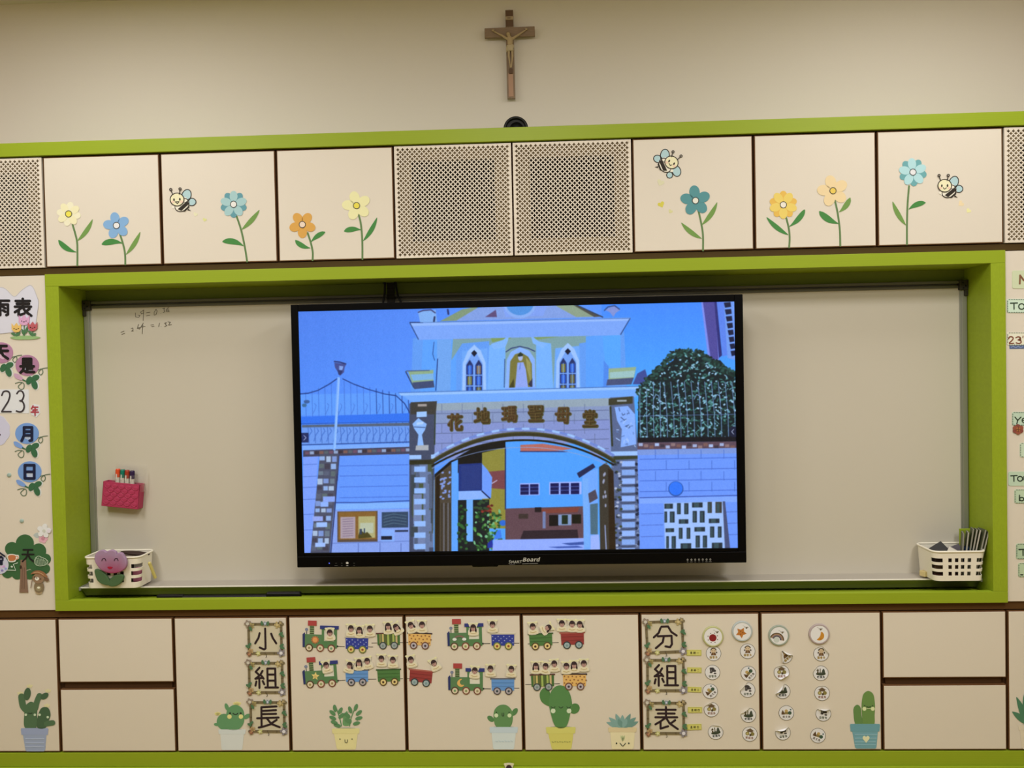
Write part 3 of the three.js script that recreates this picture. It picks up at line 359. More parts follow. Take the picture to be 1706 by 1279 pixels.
{
  const t = thing('smart_display', 'large black interactive display showing a blue-tinted church gate photo', 'display', [0, TV.y0, 0]), Y = (y) => y - TV.y0, black = M('#050506', 0.4, { specularIntensity: 0.18 });
  mesh('housing', rspan(TV.x0 + 0.004, TV.x1 - 0.004, 0.004, Y(TV.y1) - 0.004, -0.07, 0.006, 0.004), M('#080809', 0.5), t);
  const fr = (x0, x1, y0, y1) => rspan(x0, x1, Y(y0), Y(y1), 0.0, TV.z, 0.0025);
  mesh('bezel', [fr(TV.x0, TV.sx0, TV.y0, TV.y1), fr(TV.sx1, TV.x1, TV.y0, TV.y1), fr(TV.sx0, TV.sx1, TV.sy1, TV.y1), fr(TV.sx0, TV.sx1, TV.y0 + 0.042, TV.sy0)], black, t);
  const chin = mesh('control_panel', rspan(TV.x0, TV.x1, -0.0005, 0.0415, 0.0, TV.z + 0.001, 0.003), black, t);
  const lip = at(808, 941, 0.02).x; mesh('receiver_lip', new RoundedBoxGeometry(0.1, 0.014, 0.03, 3, 0.006).translate(lip, 0.0, 0.004), black, t);
  const scr = mesh('screen', new THREE.PlaneGeometry(TV.sx1 - TV.sx0, TV.sy1 - TV.sy0).translate((TV.sx0 + TV.sx1) / 2, Y((TV.sy0 + TV.sy1) / 2), 0.0145), new THREE.MeshStandardMaterial({ color: '#050506', roughness: 0.35, emissive: '#ffffff', emissiveMap: screenTex, emissiveIntensity: 1 }), t);
  mesh('wall_mount', [span(-0.3, 0.3, 0.25, 0.75, -0.09, -0.068), span(-0.2, 0.2, 0.3, 0.7, -0.146, -0.09)], M('#1a1a1a', 0.6), t);
  const pen = Pen.on(t, TV.z + 0.0012), dim = M('#8d8d88', 0.5);
  pen.ell('status_lamp', 548.6, 938, 0.9, 0.9, new THREE.MeshStandardMaterial({ color: '#101040', emissive: '#5a6bff', emissiveIntensity: 1.6 }), 0, { n: 10 });
  for (const [x, k] of [[560, 0], [569.5, 0], [578.5, 1], [590, 0]]) pen.put('button_mark', k ? [pen.geo(ellipse(x, 937.6, 2.2, 2, 0, 10), 0, 0.0003), pen.geo(ellipse(x, 942, 2, 0.5, 0, 8), 0, 0.0003)] : [pen.geo(ellipse(x, 938, 1.6, 0.35, 0, 8), 0, 0.0003), pen.geo(ellipse(x, 942, k || x < 562 ? 3 : 1.4, 0.5, 0, 8), 0, 0.0003)], k ? M('#c8c8c0', 0.5) : M('#54544f', 0.5), chin);
  for (let i = 0; i < 7; i++) { const x = 1145.6 + i * 6.3, y = 932.2 - i * 0.07; pen.put('port_mark', [pen.geo(ellipse(x, y, 1.5, 1.8, 0, 10), 0, 0.0003, [ellipse(x, y, 0.6, 0.8, 0, 8)]), pen.geo(ellipse(x, y + 3.6, [1.6, 2.4, 1.4, 1, 0.8, 2.2, 2.6][i], 0.4, 0, 8), 0, 0.0003)], dim, chin); }
  const font = await new FontLoader().loadAsync('fonts/droid/droid_sans_bold.typeface.json'), lm = M('#b4b4aa', 0.5), a = at(846.5, 937, TV.z), k = (at(896, 930, TV.z).x - a.x) / 50;
  const lg = mesh('logo', new THREE.ExtrudeGeometry(font.generateShapes('Board', 6.6 * k), { depth: 0.0004, bevelEnabled: false, curveSegments: 5 }).applyMatrix4(new THREE.Matrix4().set(1.12, 0.28, 0, a.x + 23.6 * k, 0, 1, 0, Y(a.y) + 1.6 * k, 0, 0, 1, TV.z + 0.0011, 0, 0, 0, 1)), lm, t);
  const lp = new Pen(t, (x, y) => [a.x + x * k * 0.104, Y(a.y) + (72 - y) * k * 0.105], TV.z + 0.0011);
  lp.strokes('lettering', poly('42,34 16,44 40,62 14,84;50,84 62,44 74,70 90,42 94,80;102,84 124,40 132,78;108,68 130,64;146,80 152,42 174,46 152,58 180,78;186,44 230,36;208,40 204,78'), 6.5, lm, 0, { parent: lg });
  lp.strokes('tag_line', [[[22, 100], [88, 100]], [[96, 100], [108, 100]]], 5, M('#77777c', 0.5), 0, { parent: lg }); lp.strokes('tag_line', [[[230, 92], [330, 90]], [[340, 90], [478, 88]]], 6, M('#9c9c98', 0.5), 0, { parent: lg });
  const l = new THREE.RectAreaLight('#5f93ff', 0.05, TV.sx1 - TV.sx0, TV.sy1 - TV.sy0); l.name = 'screen_light'; l.position.set((TV.sx0 + TV.sx1) / 2, Y((TV.sy0 + TV.sy1) / 2), 0.024); l.rotation.y = Math.PI; t.add(l);
}
// ---------------------------------------------------------------- vinyl stickers on the upper doors
const onDoor = (name, label, category, px, py, group) => { const p = at(px, py, 0.0002), t = thing(name, label, category, [p.x, p.y, 0.0002], group); return t; };
function leafShape(pen, B, T, w, bend, bean, m, parent, layer = 1, name = 'leaf') {
  const mx = (B[0] + T[0]) / 2 - (T[1] - B[1]) * bend, my = (B[1] + T[1]) / 2 + (T[0] - B[0]) * bend, q = [];
  for (let i = 0; i <= 12; i++) { const s = i / 12; q.push([(1 - s) * (1 - s) * B[0] + 2 * s * (1 - s) * mx + s * s * T[0], (1 - s) * (1 - s) * B[1] + 2 * s * (1 - s) * my + s * s * T[1]]); }
  const f = bean ? (s) => w * (s > 0.6 ? Math.sqrt(Math.max(0.06, 1 - ((s - 0.6) / 0.42) ** 2)) : 0.14 + 0.86 * Math.sin(s / 0.6 * Math.PI / 2) ** 1.2) : (s) => w * Math.max(0.04, Math.pow(Math.sin(Math.PI * (0.03 + 0.94 * s)), 0.85));
  return pen.put(name, pen.geo(ribbon(q, f), layer, 0.0003), m, parent);
}
const stemM = V('#5f7a45'), leafA = V('#3f8038'), leafB = V('#6d9040');
function flower(label, c, r, n, cols, core, rot, stem, leaves) {
  const end = stem[stem.length - 1], t = onDoor('flower_sticker', label, 'flower sticker', end[0], end[1], 'flower stickers on the upper doors'), pen = Pen.on(t, 0.0002);
  pen.strokes('stem', [stem], 3.1, stemM, 0, { smooth: true });
  for (const [B, T, w, bend, bean, alt] of leaves) leafShape(pen, B, T, w, bend, bean, alt ? leafB : leafA, undefined, 1);
  for (let i = 0; i < n; i++) {
    const a = rot + i / n * 360, k = n > 6 ? [0.6, 0.42, 0.3] : [0.58, 0.44, 0.35], A = a * Math.PI / 180;
    pen.ell('petal', c[0] + Math.cos(A) * r * k[0], c[1] + Math.sin(A) * r * k[0], r * k[1], r * k[2], V(cols[i % cols.length]), 2 + (i % 2), { rot: a, n: 20, t: 0.0003 });
  }
  const e = pen.ell('flower_centre', c[0], c[1], 5.2, 5.2, V(core), 4, { t: 0.0003 });
  pen.ring('outline', c[0], c[1], 5.8, 5.8, 1.1, V('#3a3a34'), 5, { t: 0.0003, parent: e });
}
flower('faded pale yellow many-petal flower sticker left of the blue flower', [114.8, 356.4], 20, 8, ['#eae0b8', '#e6dba8'], '#e8d73e', 10, [[121, 374], [128, 400], [129, 420], [128.9, 442]], [[[126.5, 419.7], [98.5, 401], 9, -0.2, true, 0], [[129.4, 400.9], [154.2, 365.7], 7.5, 0.12, false, 1]]);
flower('sky blue five-petal flower sticker beside the faded pale yellow one', [194.4, 375.6], 22, 5, ['#7ba4c6'], '#e9e4da', -30, [[199, 387], [206, 410], [208.5, 425], [208.8, 440.3]], [[[203.2, 405], [171, 406.5], 10, 0.2, true, 0], [[210.5, 423.4], [233.5, 386.8], 7.5, 0.1, false, 1]]);
flower('teal layered flower sticker with white centre next to the first bee', [389.4, 340.4], 22, 10, ['#5b9398', '#9dbfb9'], '#e6e0d2', -54, [[394.5, 361], [402, 384], [408, 412], [411.7, 435.5]], [[[403.2, 382], [431.9, 350.2], 8, 0.08, false, 1], [[405.2, 409.3], [372, 402.3], 10, 0.2, true, 0]]);
flower('orange five-petal flower sticker with short stem left of the vents', [503.9, 374.1], 22, 5, ['#d39a3e'], '#ead0b4', -54, [[512.6, 388], [518, 405], [521, 420], [520.8, 433.2]], [[[518.8, 402.3], [540.7, 386.8], 8, -0.12, true, 0], [[516.5, 413], [492.9, 400.9], 8.5, -0.2, true, 0]]);
flower('pale lemon five-petal flower sticker with yellow centre by the vent', [594.2, 342.6], 24, 5, ['#e2d99c'], '#e2cf3a', -104, [[596.4, 354], [601, 372], [603.5, 400], [603.8, 431.3]], [[[600.4, 382.6], [574.5, 384.8], 9, 0.15, true, 0], [[605.5, 400.9], [628, 362.9], 7.5, 0.1, false, 0]]);
flower('plain teal five-petal flower sticker below the tilted bee', [1158.5, 334.2], 25, 5, ['#4f8b8a'], '#ddd8c2', -96, [[1162.2, 346], [1167, 366], [1171, 390], [1171.2, 416.9]], [[[1169.8, 374.1], [1194.5, 337.6], 8, 0.12, false, 1], [[1168.6, 397.2], [1135.4, 371.3], 8, -0.12, false, 1]]);
flower('golden yellow many-petal flower sticker left of the beige flower', [1304.8, 341.2], 23, 10, ['#e0b044', '#e6c65a'], '#e4d9c2', -90, [[1309.9, 363], [1314, 380], [1315.5, 396], [1314.6, 412.1]], [[[1315.5, 377], [1340, 350.2], 9, 0.14, true, 0], [[1312.7, 391], [1277.5, 362.3], 8, -0.1, false, 0]]);
flower('beige orange five-petal flower sticker with yellow centre beside the golden one', [1387.5, 317.9], 26, 5, ['#e4c891'], '#e2be48', -104, [[1389.8, 330], [1395, 352], [1399, 382], [1399.9, 409.3]], [[[1398.2, 353], [1415.9, 330.5], 9, 0.16, true, 1], [[1396.2, 372.2], [1366, 353], 11, -0.15, true, 0]]);
flower('tall teal layered flower sticker with white centre left of the right-hand bee', [1520.6, 286.9], 23, 10, ['#64a09e', '#a9cfcb'], '#ece8e0', -60, [[1514.4, 310], [1512, 340], [1511, 375], [1511, 407]], [[[1514.4, 348.3], [1540.6, 337.6], 9, -0.16, true, 0], [[1508.8, 374.7], [1487.1, 336.2], 8, -0.1, false, 1]]);

function bee(label, O, s, flip, tilt, both) {                     // design grid: head centre 0,0, head radius 12
  const t = onDoor('bee_sticker', label, 'bee sticker', O[0], O[1] + 22, 'bee stickers on the upper doors'), c = Math.cos(tilt), n = Math.sin(tilt);
  const f = (x, y) => [O[0] + (flip * x * c - y * n) * s, O[1] + (flip * x * n + y * c) * s], base = Pen.on(t, 0.0002), pen = new Pen(t, (x, y) => base.map(...f(x, y)), 0);
  const ol = V('#2c241c'), blue = V('#a9c4c0'), cream = V('#efe4c8');
  const wing = (x, y, rx, ry, r) => { const w = pen.ell('wing', x, y, rx, ry, blue, 0, { rot: r }); pen.ring('outline', x, y, rx + 0.9, ry + 0.9, 1.4, ol, 1, { rot: r, parent: w }); };
  wing(15, -6, 7.5, 11, 20); wing(24, 4, 7, 6, 0); if (both) { wing(-14, 10, 7, 9, 40); wing(-6, 21, 5, 5, 0); }
  const body = pen.shape('body', [[-7, 10], [12, -4], [20, 4], [20, 14], [12, 20], [2, 18], [-6, 15]], cream, 1, { smooth: true });
  pen.ring('outline', 8, 9, 13.5, 10.5, 1.3, ol, 2, { rot: -38, parent: body });
  pen.shape('stripe', [[1, 16], [17, 2], [20, 7], [7, 19]], ol, 3, { parent: body }); pen.shape('stripe', [[9, 20], [20.5, 9], [20, 13.5], [13, 20]], ol, 3, { parent: body });
  pen.shape('sting', [[18, 15], [23, 19], [17, 18]], ol, 2, { parent: body }); pen.ell('foot', -6, 12.5, 3, 2.4, cream, 2, { parent: body });
  const h = pen.ell('head', 0, 0, 11.5, 10.8, V('#eadfae'), 4); pen.ring('outline', 0, 0, 12.2, 11.4, 1.4, ol, 5, { parent: h });
  pen.ell('cheek', -7, 4, 2.6, 2.2, V('#e6c3a4'), 5, { parent: h }); pen.ell('cheek', 7.5, 3.6, 2.6, 2.2, V('#e6c3a4'), 5, { parent: h });
  pen.ell('eye', -5, 0.4, 1.3, 2.3, ol, 6, { parent: h }); pen.ell('eye', 4.6, -0.4, 1.3, 2.3, ol, 6, { parent: h });
  pen.strokes('mouth', [both || flip < 0 || s < 0.99 ? [[-2.5, 3.6], [-0.2, 6], [3, 3.4]] : [[-3, 3.8], [3.4, 3.6], [0.6, 7], [-3, 3.8]]], 1.1, ol, 6, { parent: h });
  for (const [x0, y0, x1, y1] of [[-7, -8, -10.5, -15.5], [3.5, -8.5, 5, -16.5]]) { const a = pen.strokes('antenna', [[[x0, y0], [x1, y1]]], 1.3, ol, 5); pen.ring('tip', x1, y1 - 1, 2.6, 2.6, 1.3, ol, 6, { parent: a }); }
}
bee('bee sticker with open laughing mouth next to the layered teal flower', [295.4, 332.4], 1, 1, 0, false);
bee('tilted bee sticker with two pairs of wings above the plain teal flower', [1118.6, 270.6], 0.97, -1, 0.42, true);
bee('bee sticker with small pointed smile right of the tall teal flower', [1573.5, 309.4], 0.985, 1, 0.05, false);
const hearts = [['faded olive heart sticker nearest the laughing bee', 326, 357, 4, 0.3, '#dbd2a6'], ['small yellow-green heart sticker farther below the laughing bee', 341, 366, 3.6, 0.3, '#d2cf80'], ['faded pale heart sticker right under the tilted bee', 1100.5, 304, 6.5, 0.4, '#d3caa0'], ['bright yellow heart sticker below the tilted bee', 1101.5, 340.5, 6, -0.4, '#cdbf3e'], ['tiny yellow-green heart sticker nearest the plain teal flower', 1117, 352, 4, 0.6, '#d0c88c'], ['pale orange heart sticker under the right-hand bee', 1601, 339, 5.5, 0.9, '#e6cd9c'], ['pale yellow heart sticker lower right of the right-hand bee', 1613.5, 351, 4.5, 0.7, '#e2da94']];
for (const [label, x, y, r, a, c] of hearts) {
  const t = onDoor('heart_sticker', label, 'heart sticker', x, y + r, 'heart trails behind the bees'), p = [];
  for (let i = 0; i < 24; i++) { const u = i / 24 * 2 * Math.PI, hx = 16 * Math.sin(u) ** 3 / 17, hy = -(13 * Math.cos(u) - 5 * Math.cos(2 * u) - 2 * Math.cos(3 * u) - Math.cos(4 * u)) / 17; p.push([x + (hx * Math.cos(a) - hy * Math.sin(a)) * r, y + (hx * Math.sin(a) + hy * Math.cos(a)) * r]); }
  Pen.on(t, 0.0002).shape('heart', p, V(c), 0);
}
// ---------------------------------------------------------------- plant stickers on the lower doors
function pot(pen, x0, x1, y0, yr, xb0, xb1, y1, m, rimM, soil) {
  const b = pen.shape('pot', [[x0 + (x1 - x0) * 0.07, yr - 1], [x1 - (x1 - x0) * 0.07, yr - 1], [xb1, y1 - 2], [xb1 - 2, y1], [xb0 + 2, y1], [xb0, y1 - 2]], m, 1);
  pen.ell('soil', (x0 + x1) / 2, y0 + 1.4, (x1 - x0) / 2 - 2, 2.2, L(soil ?? '#5d6a58'), 0); pen.shape('rim', [[x0 + 1, y0], [x1 - 1, y0], [x1, y0 + 1.5], [x1 - 1, yr], [x0 + 1, yr], [x0, y0 + 1.5]], rimM ?? m, 2, { parent: b });
  return b;
}
const lowSticker = (label, px, py) => { const t = onDoor('plant_sticker', label, 'plant sticker', px, py, 'potted plant stickers on the lower doors'); return [t, Pen.on(t, 0.0002)]; };
const face = (pen, p, x, y, d, m, cheek) => { pen.strokes('eye', [[[x - d, y]]], 2, m, 4, { parent: p }); pen.strokes('eye', [[[x + d, y]]], 2, m, 4, { parent: p }); if (cheek) { pen.ell('cheek', x - d - 0.5, y + 5.2, 3.3, 3.3, cheek, 3, { parent: p }); pen.ell('cheek', x + d + 0.5, y + 5.2, 3.3, 3.3, cheek, 3, { parent: p }); } };
const dk = L('#2c3524');
{ const [t, p] = lowSticker('two-armed dark green cactus sticker in a grey-blue striped pot, far left', 57.5, 1251), g = L('#48663a'), g2 = L('#3f5b34'), fl = L('#cfc27c');
  const b = pot(p, 35, 80.8, 1212.5, 1223.5, 42.5, 75.5, 1251, L('#8b969c'), L('#8a95a0')); for (const y of [1230, 1237, 1243]) p.strokes('stripe', [[[43, y], [73.5, y]]], 1.5, L('#a3aba9'), 3, { parent: b });
  const a = p.shape('trunk', [[42, 1212], [40.5, 1190], [43, 1175], [52, 1168.5], [61, 1175], [62, 1190], [60, 1212]], g, 1, { smooth: true });
  p.strokes('arm', [[[48, 1185], [39, 1176], [36, 1160]]], 11, g, 2, { smooth: true, parent: a }); p.ell('arm', 45.8, 1155.5, 5.6, 10.5, g2, 3, { rot: 8, parent: a }); p.strokes('arm', [[[59, 1180], [62, 1168], [66, 1158.5]]], 9.5, g, 2, { smooth: true, parent: a }); p.ell('arm', 74.5, 1159, 7.4, 4.8, g2, 3, { rot: -35, parent: a });
  const c = p.shape('trunk', [[63, 1212], [63.5, 1192], [70, 1178.5], [80, 1178.5], [84.5, 1190], [80, 1203], [76, 1212]], g2, 2, { smooth: true }); p.strokes('arm', [[[78, 1205], [88, 1203.5]]], 9, g, 3, { parent: c });
  for (const [x, y] of [[49.5, 1142], [34, 1154], [80, 1150], [78.5, 1174.5]]) for (let i = 0; i < 3; i++) p.ell('blossom', x + (i - 1) * 2.6, y + Math.abs(i - 1), 1.5, 3.2, fl, 1, { rot: (i - 1) * 35 });
  for (const [x, y] of [[43.5, 1190], [58.5, 1190], [66.5, 1190], [80, 1194]]) p.ell('cheek', x, y, 2, 2, L('#b9c48f'), 4, { parent: x < 62 ? a : c }); p.strokes('smile', [[[47, 1187], [51, 1188], [54, 1187]]], 0.8, dk, 4, { parent: a }); }
{ const [t, p] = lowSticker('bright green smiling cactus sticker in a pale grey pot beside the framed characters', 387, 1249), g = L('#54874a'), yl = L('#d3c463');
  pot(p, 364, 409.5, 1214.5, 1222.5, 369, 404, 1249, L('#c3c2a6'), L('#c0c1a6'));
  const s = p.ell('trunk', 373.5, 1202, 12.5, 13.5, g, 0); p.ell('arm', 378, 1177.5, 3.2, 6.6, g, 1, { rot: -20 }); p.ell('arm', 361, 1206.5, 4.6, 2.6, g, 1, { rot: 10 }); p.ell('arm', 411.5, 1193, 6, 3.6, g, 1, { rot: -35 });
  const b = p.shape('trunk', [[377, 1212], [376.5, 1195], [380, 1180], [392, 1173.5], [404, 1180], [407.5, 1195], [404, 1208], [396, 1215], [382, 1215]], g, 2, { smooth: true });
  for (const [x, y, q] of [[395, 1171.5, 1], [363, 1188, 0.8]]) for (let i = -2; i <= 2; i++) p.ell('blossom', x + i * 2 * q, y + Math.abs(i) * 0.5, 1.6, 3.6 * q, yl, 1, { rot: i * 22 });
  p.ell('cheek', 382.5, 1193.2, 3.7, 3.7, yl, 3, { parent: b }); p.ell('cheek', 401.6, 1193.2, 3.7, 3.7, yl, 3, { parent: b }); p.ell('eye', 383.6, 1187.6, 1.7, 1.7, dk, 4, { parent: b }); p.ell('eye', 401.3, 1187.6, 1.7, 1.7, dk, 4, { parent: b }); p.strokes('smile', [[[388.5, 1187.6], [391, 1189.3], [394, 1189.3], [396.5, 1187.6]]], 1.6, dk, 4, { smooth: true, parent: b }); }
{ const [t, p] = lowSticker('sprouting plant sticker with oval leaves in a yellow smiling pot', 577, 1248), g = L('#4f7d42'), g2 = L('#5d8c4a');
  const b = pot(p, 553, 599.3, 1212.8, 1221.4, 561, 593, 1248, L('#d6c673'), L('#cfc06c')); face(p, b, 576.6, 1230.5, 10, dk); p.strokes('smile', [[[574.8, 1231.5], [575.5, 1236], [578.5, 1236], [579.2, 1231.5]]], 1, dk, 4, { smooth: true, parent: b });
  p.shape('leaf', [[571, 1200], [574, 1190], [578, 1184], [582, 1196], [586, 1200], [582, 1208], [572, 1208]], g2, 0, { smooth: true });
  for (const [sx, pts] of [[0, [[569, 1209], [566, 1196], [560, 1178]]], [1, [[582.5, 1209], [585, 1196], [592, 1178]]]]) {
    const st = p.strokes('stem', [pts], 1.6, g, 1, { smooth: true });
    const lv = sx ? [[583.5, 1182, -20], [593, 1178, 20], [578.8, 1191, -50], [598, 1187, 50], [598, 1196, 75], [580, 1200, -60], [594, 1204.5, 75]] : [[558, 1179.5, -10], [567, 1183.5, 30], [554, 1187, -50], [569, 1192, 50], [554.5, 1195.5, -65], [557, 1203, -70], [562, 1208, -75]];
    for (const [x, y, r] of lv) { p.ell('leaf', x, y, 3.1, 6.2, g, 2, { rot: r }); p.strokes('vein', [[[x, y], [x + (sx ? -1 : 1) * 3, y + 4]]], 0.9, g2, 1, { parent: st }); }
  } }
{ const [t, p] = lowSticker('small round cactus sticker with raised arms in a pale blue pot', 839, 1248), g = L('#55803c'), g2 = L('#4a7838');
  const b = pot(p, 815.5, 863, 1210.6, 1220.3, 821.5, 856.5, 1248, L('#bcc3a9'), L('#bac6b4')); for (let i = 0; i < 6; i++) p.strokes('stripe', [[[826 + i * 5, 1234 - (i % 2)], [829 + i * 5, 1235]]], 1.2, L('#a9b6a4'), 3, { parent: b });
  p.ell('arm', 817.5, 1197, 6.5, 4.2, g2, 0, { rot: 40 }); p.ell('arm', 857.5, 1185.5, 4.2, 7.2, g2, 0, { rot: 35 });
  const a = p.shape('trunk', [[827, 1210], [822.5, 1196], [824, 1182], [832, 1174.5], [843, 1174], [852, 1182], [854.5, 1194], [850, 1210]], g, 1, { smooth: true }); face(p, a, 837.8, 1186, 10.5, dk, L('#c5cf8c')); p.strokes('smile', [[[836.4, 1187], [836.8, 1191.5], [839, 1191.5], [839.4, 1187]]], 0.9, dk, 4, { smooth: true, parent: a }); }
{ const [t, p] = lowSticker('biggest cactus sticker with sleeping face in a yellow pot, under the striped wagon', 935, 1248), g = L('#4a7a34'), g2 = L('#46752f');
  const b = pot(p, 909.5, 959, 1210.5, 1221, 919, 952, 1248, L('#c3b83f'), L('#c4ba44')); for (let i = 0; i < 8; i++) p.strokes('stripe', [[[920 + i * 4, 1235], [922 + i * 4, 1236 - (i % 2)]]], 1.1, L('#8b8a34'), 3, { parent: b });
  const e = p.shape('arm', [[916, 1176], [902, 1168], [899.5, 1154], [906, 1145.5], [913, 1147], [917, 1156], [922, 1172]], g2, 1, { smooth: true }); p.ell('arm', 957, 1180, 8.2, 9.2, g2, 1, { rot: 50 });
  const a = p.shape('trunk', [[927, 1211], [917, 1186], [914.5, 1166], [919, 1150], [928, 1142], [938, 1142], [948, 1152], [953, 1172], [951, 1184], [942, 1211]], g, 2, { smooth: true });
  p.ell('cheek', 921.5, 1183.6, 3.9, 3.9, L('#c2cc94'), 4, { parent: a }); p.ell('cheek', 948, 1183.6, 3.9, 3.9, L('#c2cc94'), 4, { parent: a });
  for (const x of [921.5, 934.5, 947.5]) p.strokes('closed_eye', [[[x - 3.5, 1176.5], [x, 1178.8], [x + 3.5, 1176.5]]], 0.9, dk, 4, { smooth: true, parent: a }); }
{ const [t, p] = lowSticker('blue-green pointed succulent sticker in a beige smiling pot', 1037, 1247.4), g = L('#71967c'), g2 = L('#5f866c');
  const b = pot(p, 1013, 1061, 1211, 1219, 1019, 1055.5, 1247.4, L('#d3c283'), L('#c9b274')); p.ell('eye', 1027, 1237.5, 1.3, 1.3, dk, 4, { parent: b }); p.ell('eye', 1047.5, 1237.5, 1.3, 1.3, dk, 4, { parent: b }); p.strokes('smile', [[[1033, 1237.5], [1037.5, 1242], [1042, 1237.5]]], 1.1, dk, 4, { smooth: true, parent: b }); for (let i = -1; i < 2; i++) leafShape(p, [1037.5, 1234], [1037.5 + i * 3.2, 1224.5], 3, 0, false, L('#aab06a'), b, 3, 'sprout');
  [[-26, -6], [26, -7], [-22, -14], [22, -14], [-11, -20], [13, -20], [-15, -7], [16, -7], [0, -18], [-7, -12], [7, -12]].forEach(([dx, dy], i) => leafShape(p, [1037 + dx * 0.1, 1211], [1037 + dx, 1209 + dy], 8, 0.02 * Math.sign(dx), false, i % 2 ? g2 : g, undefined, 1 + i * 0.3)); }
{ const [t, p] = lowSticker('tall double cactus sticker in a teal pot with a cream heart', 1441, 1246.6), g = L('#5d7f2e'), g2 = L('#567a31');
  const b = pot(p, 1416, 1466, 1205.5, 1218, 1424.5, 1460, 1246.6, L('#5f9188'), L('#578d84')); for (const y of [1223, 1229, 1235, 1240]) p.strokes('stripe', [[[1424, y], [1461 - (y - 1223) * 0.15, y]]], 0.9, L('#86ac9e'), 3, { parent: b });
  const hp = []; for (let i = 0; i < 20; i++) { const u = i / 20 * 2 * Math.PI; hp.push([1442.6 + 16 * Math.sin(u) ** 3 * 0.36, 1230 - (13 * Math.cos(u) - 5 * Math.cos(2 * u) - 2 * Math.cos(3 * u) - Math.cos(4 * u)) * 0.42]); } p.shape('heart', hp, L('#cfc786'), 4, { parent: b });
  p.shape('trunk', [[1426, 1207], [1422, 1190], [1422.5, 1178], [1428, 1173.5], [1433, 1177], [1435, 1190], [1436.5, 1207]], g2, 1, { smooth: true });
  const a = p.shape('trunk', [[1439, 1207], [1436, 1190], [1435.5, 1170], [1439, 1155], [1446.5, 1150.5], [1454, 1155], [1457.5, 1172], [1457, 1190], [1455.5, 1207]], g, 1, { smooth: true }); face(p, a, 1446.8, 1175, 6.5, dk, L('#c7c97e')); p.strokes('smile', [[[1443.5, 1176], [1446.8, 1177.5], [1450, 1176]]], 1, dk, 4, { smooth: true, parent: a }); p.strokes('smile', [[[1444, 1179.5], [1450, 1179.5]]], 0.9, L('#c7c97e'), 4, { parent: a }); }
{ const [t, p] = lowSticker('spiky dark green plant sticker in a beige pot at the right edge', 1716, 1247), g = L('#3d7044');
  pot(p, 1696, 1738, 1207, 1216, 1702, 1732, 1247, L('#cbb98a'), L('#c9b88c')); [[1693.6, 1161.5], [1686.6, 1185.5], [1707, 1154], [1724, 1160], [1740, 1180], [1745, 1195], [1717, 1150]].forEach(([x, y], i) => leafShape(p, [1708 + i * 3, 1207], [x, y], 10, i < 2 ? 0.08 : -0.06, false, g, undefined, 1 + i % 3)); }

// ---------------------------------------------------------------- paper trains
const S0 = 0.00227;                                             // metres per pixel of the lower doors
const PX = (c) => L(c, 0.8);
function grouped(name, label, category, px, py, ang, group, z = 0.0003) { const p = at(px, py, z), t = thing(name, label, category, [p.x, p.y, z], group); t.rotation.z = -(ang + 0.3) * Math.PI / 180; return [t, Pen.grid(t, S0, 0)]; }
const starPts = (x, y, R, r, n = 5, a0 = -90) => Array.from({ length: n * 2 }, (_, i) => { const a = (a0 + i * 180 / n) * Math.PI / 180, q = i % 2 ? r : R; return [x + Math.cos(a) * q, y + Math.sin(a) * q]; });
function wheel(p, x, y, tyre, inner, hub) { const w = p.ell('wheel', x, y, 6.4, 6.4, PX(tyre), 4, { t: 0.0008 }); p.ell('wheel_disc', x, y, 4.6, 4.6, PX(inner), 7, { parent: w }); p.ell('hub', x, y, 1.9, 1.9, PX(hub), 9, { parent: w, n: 14 }); }
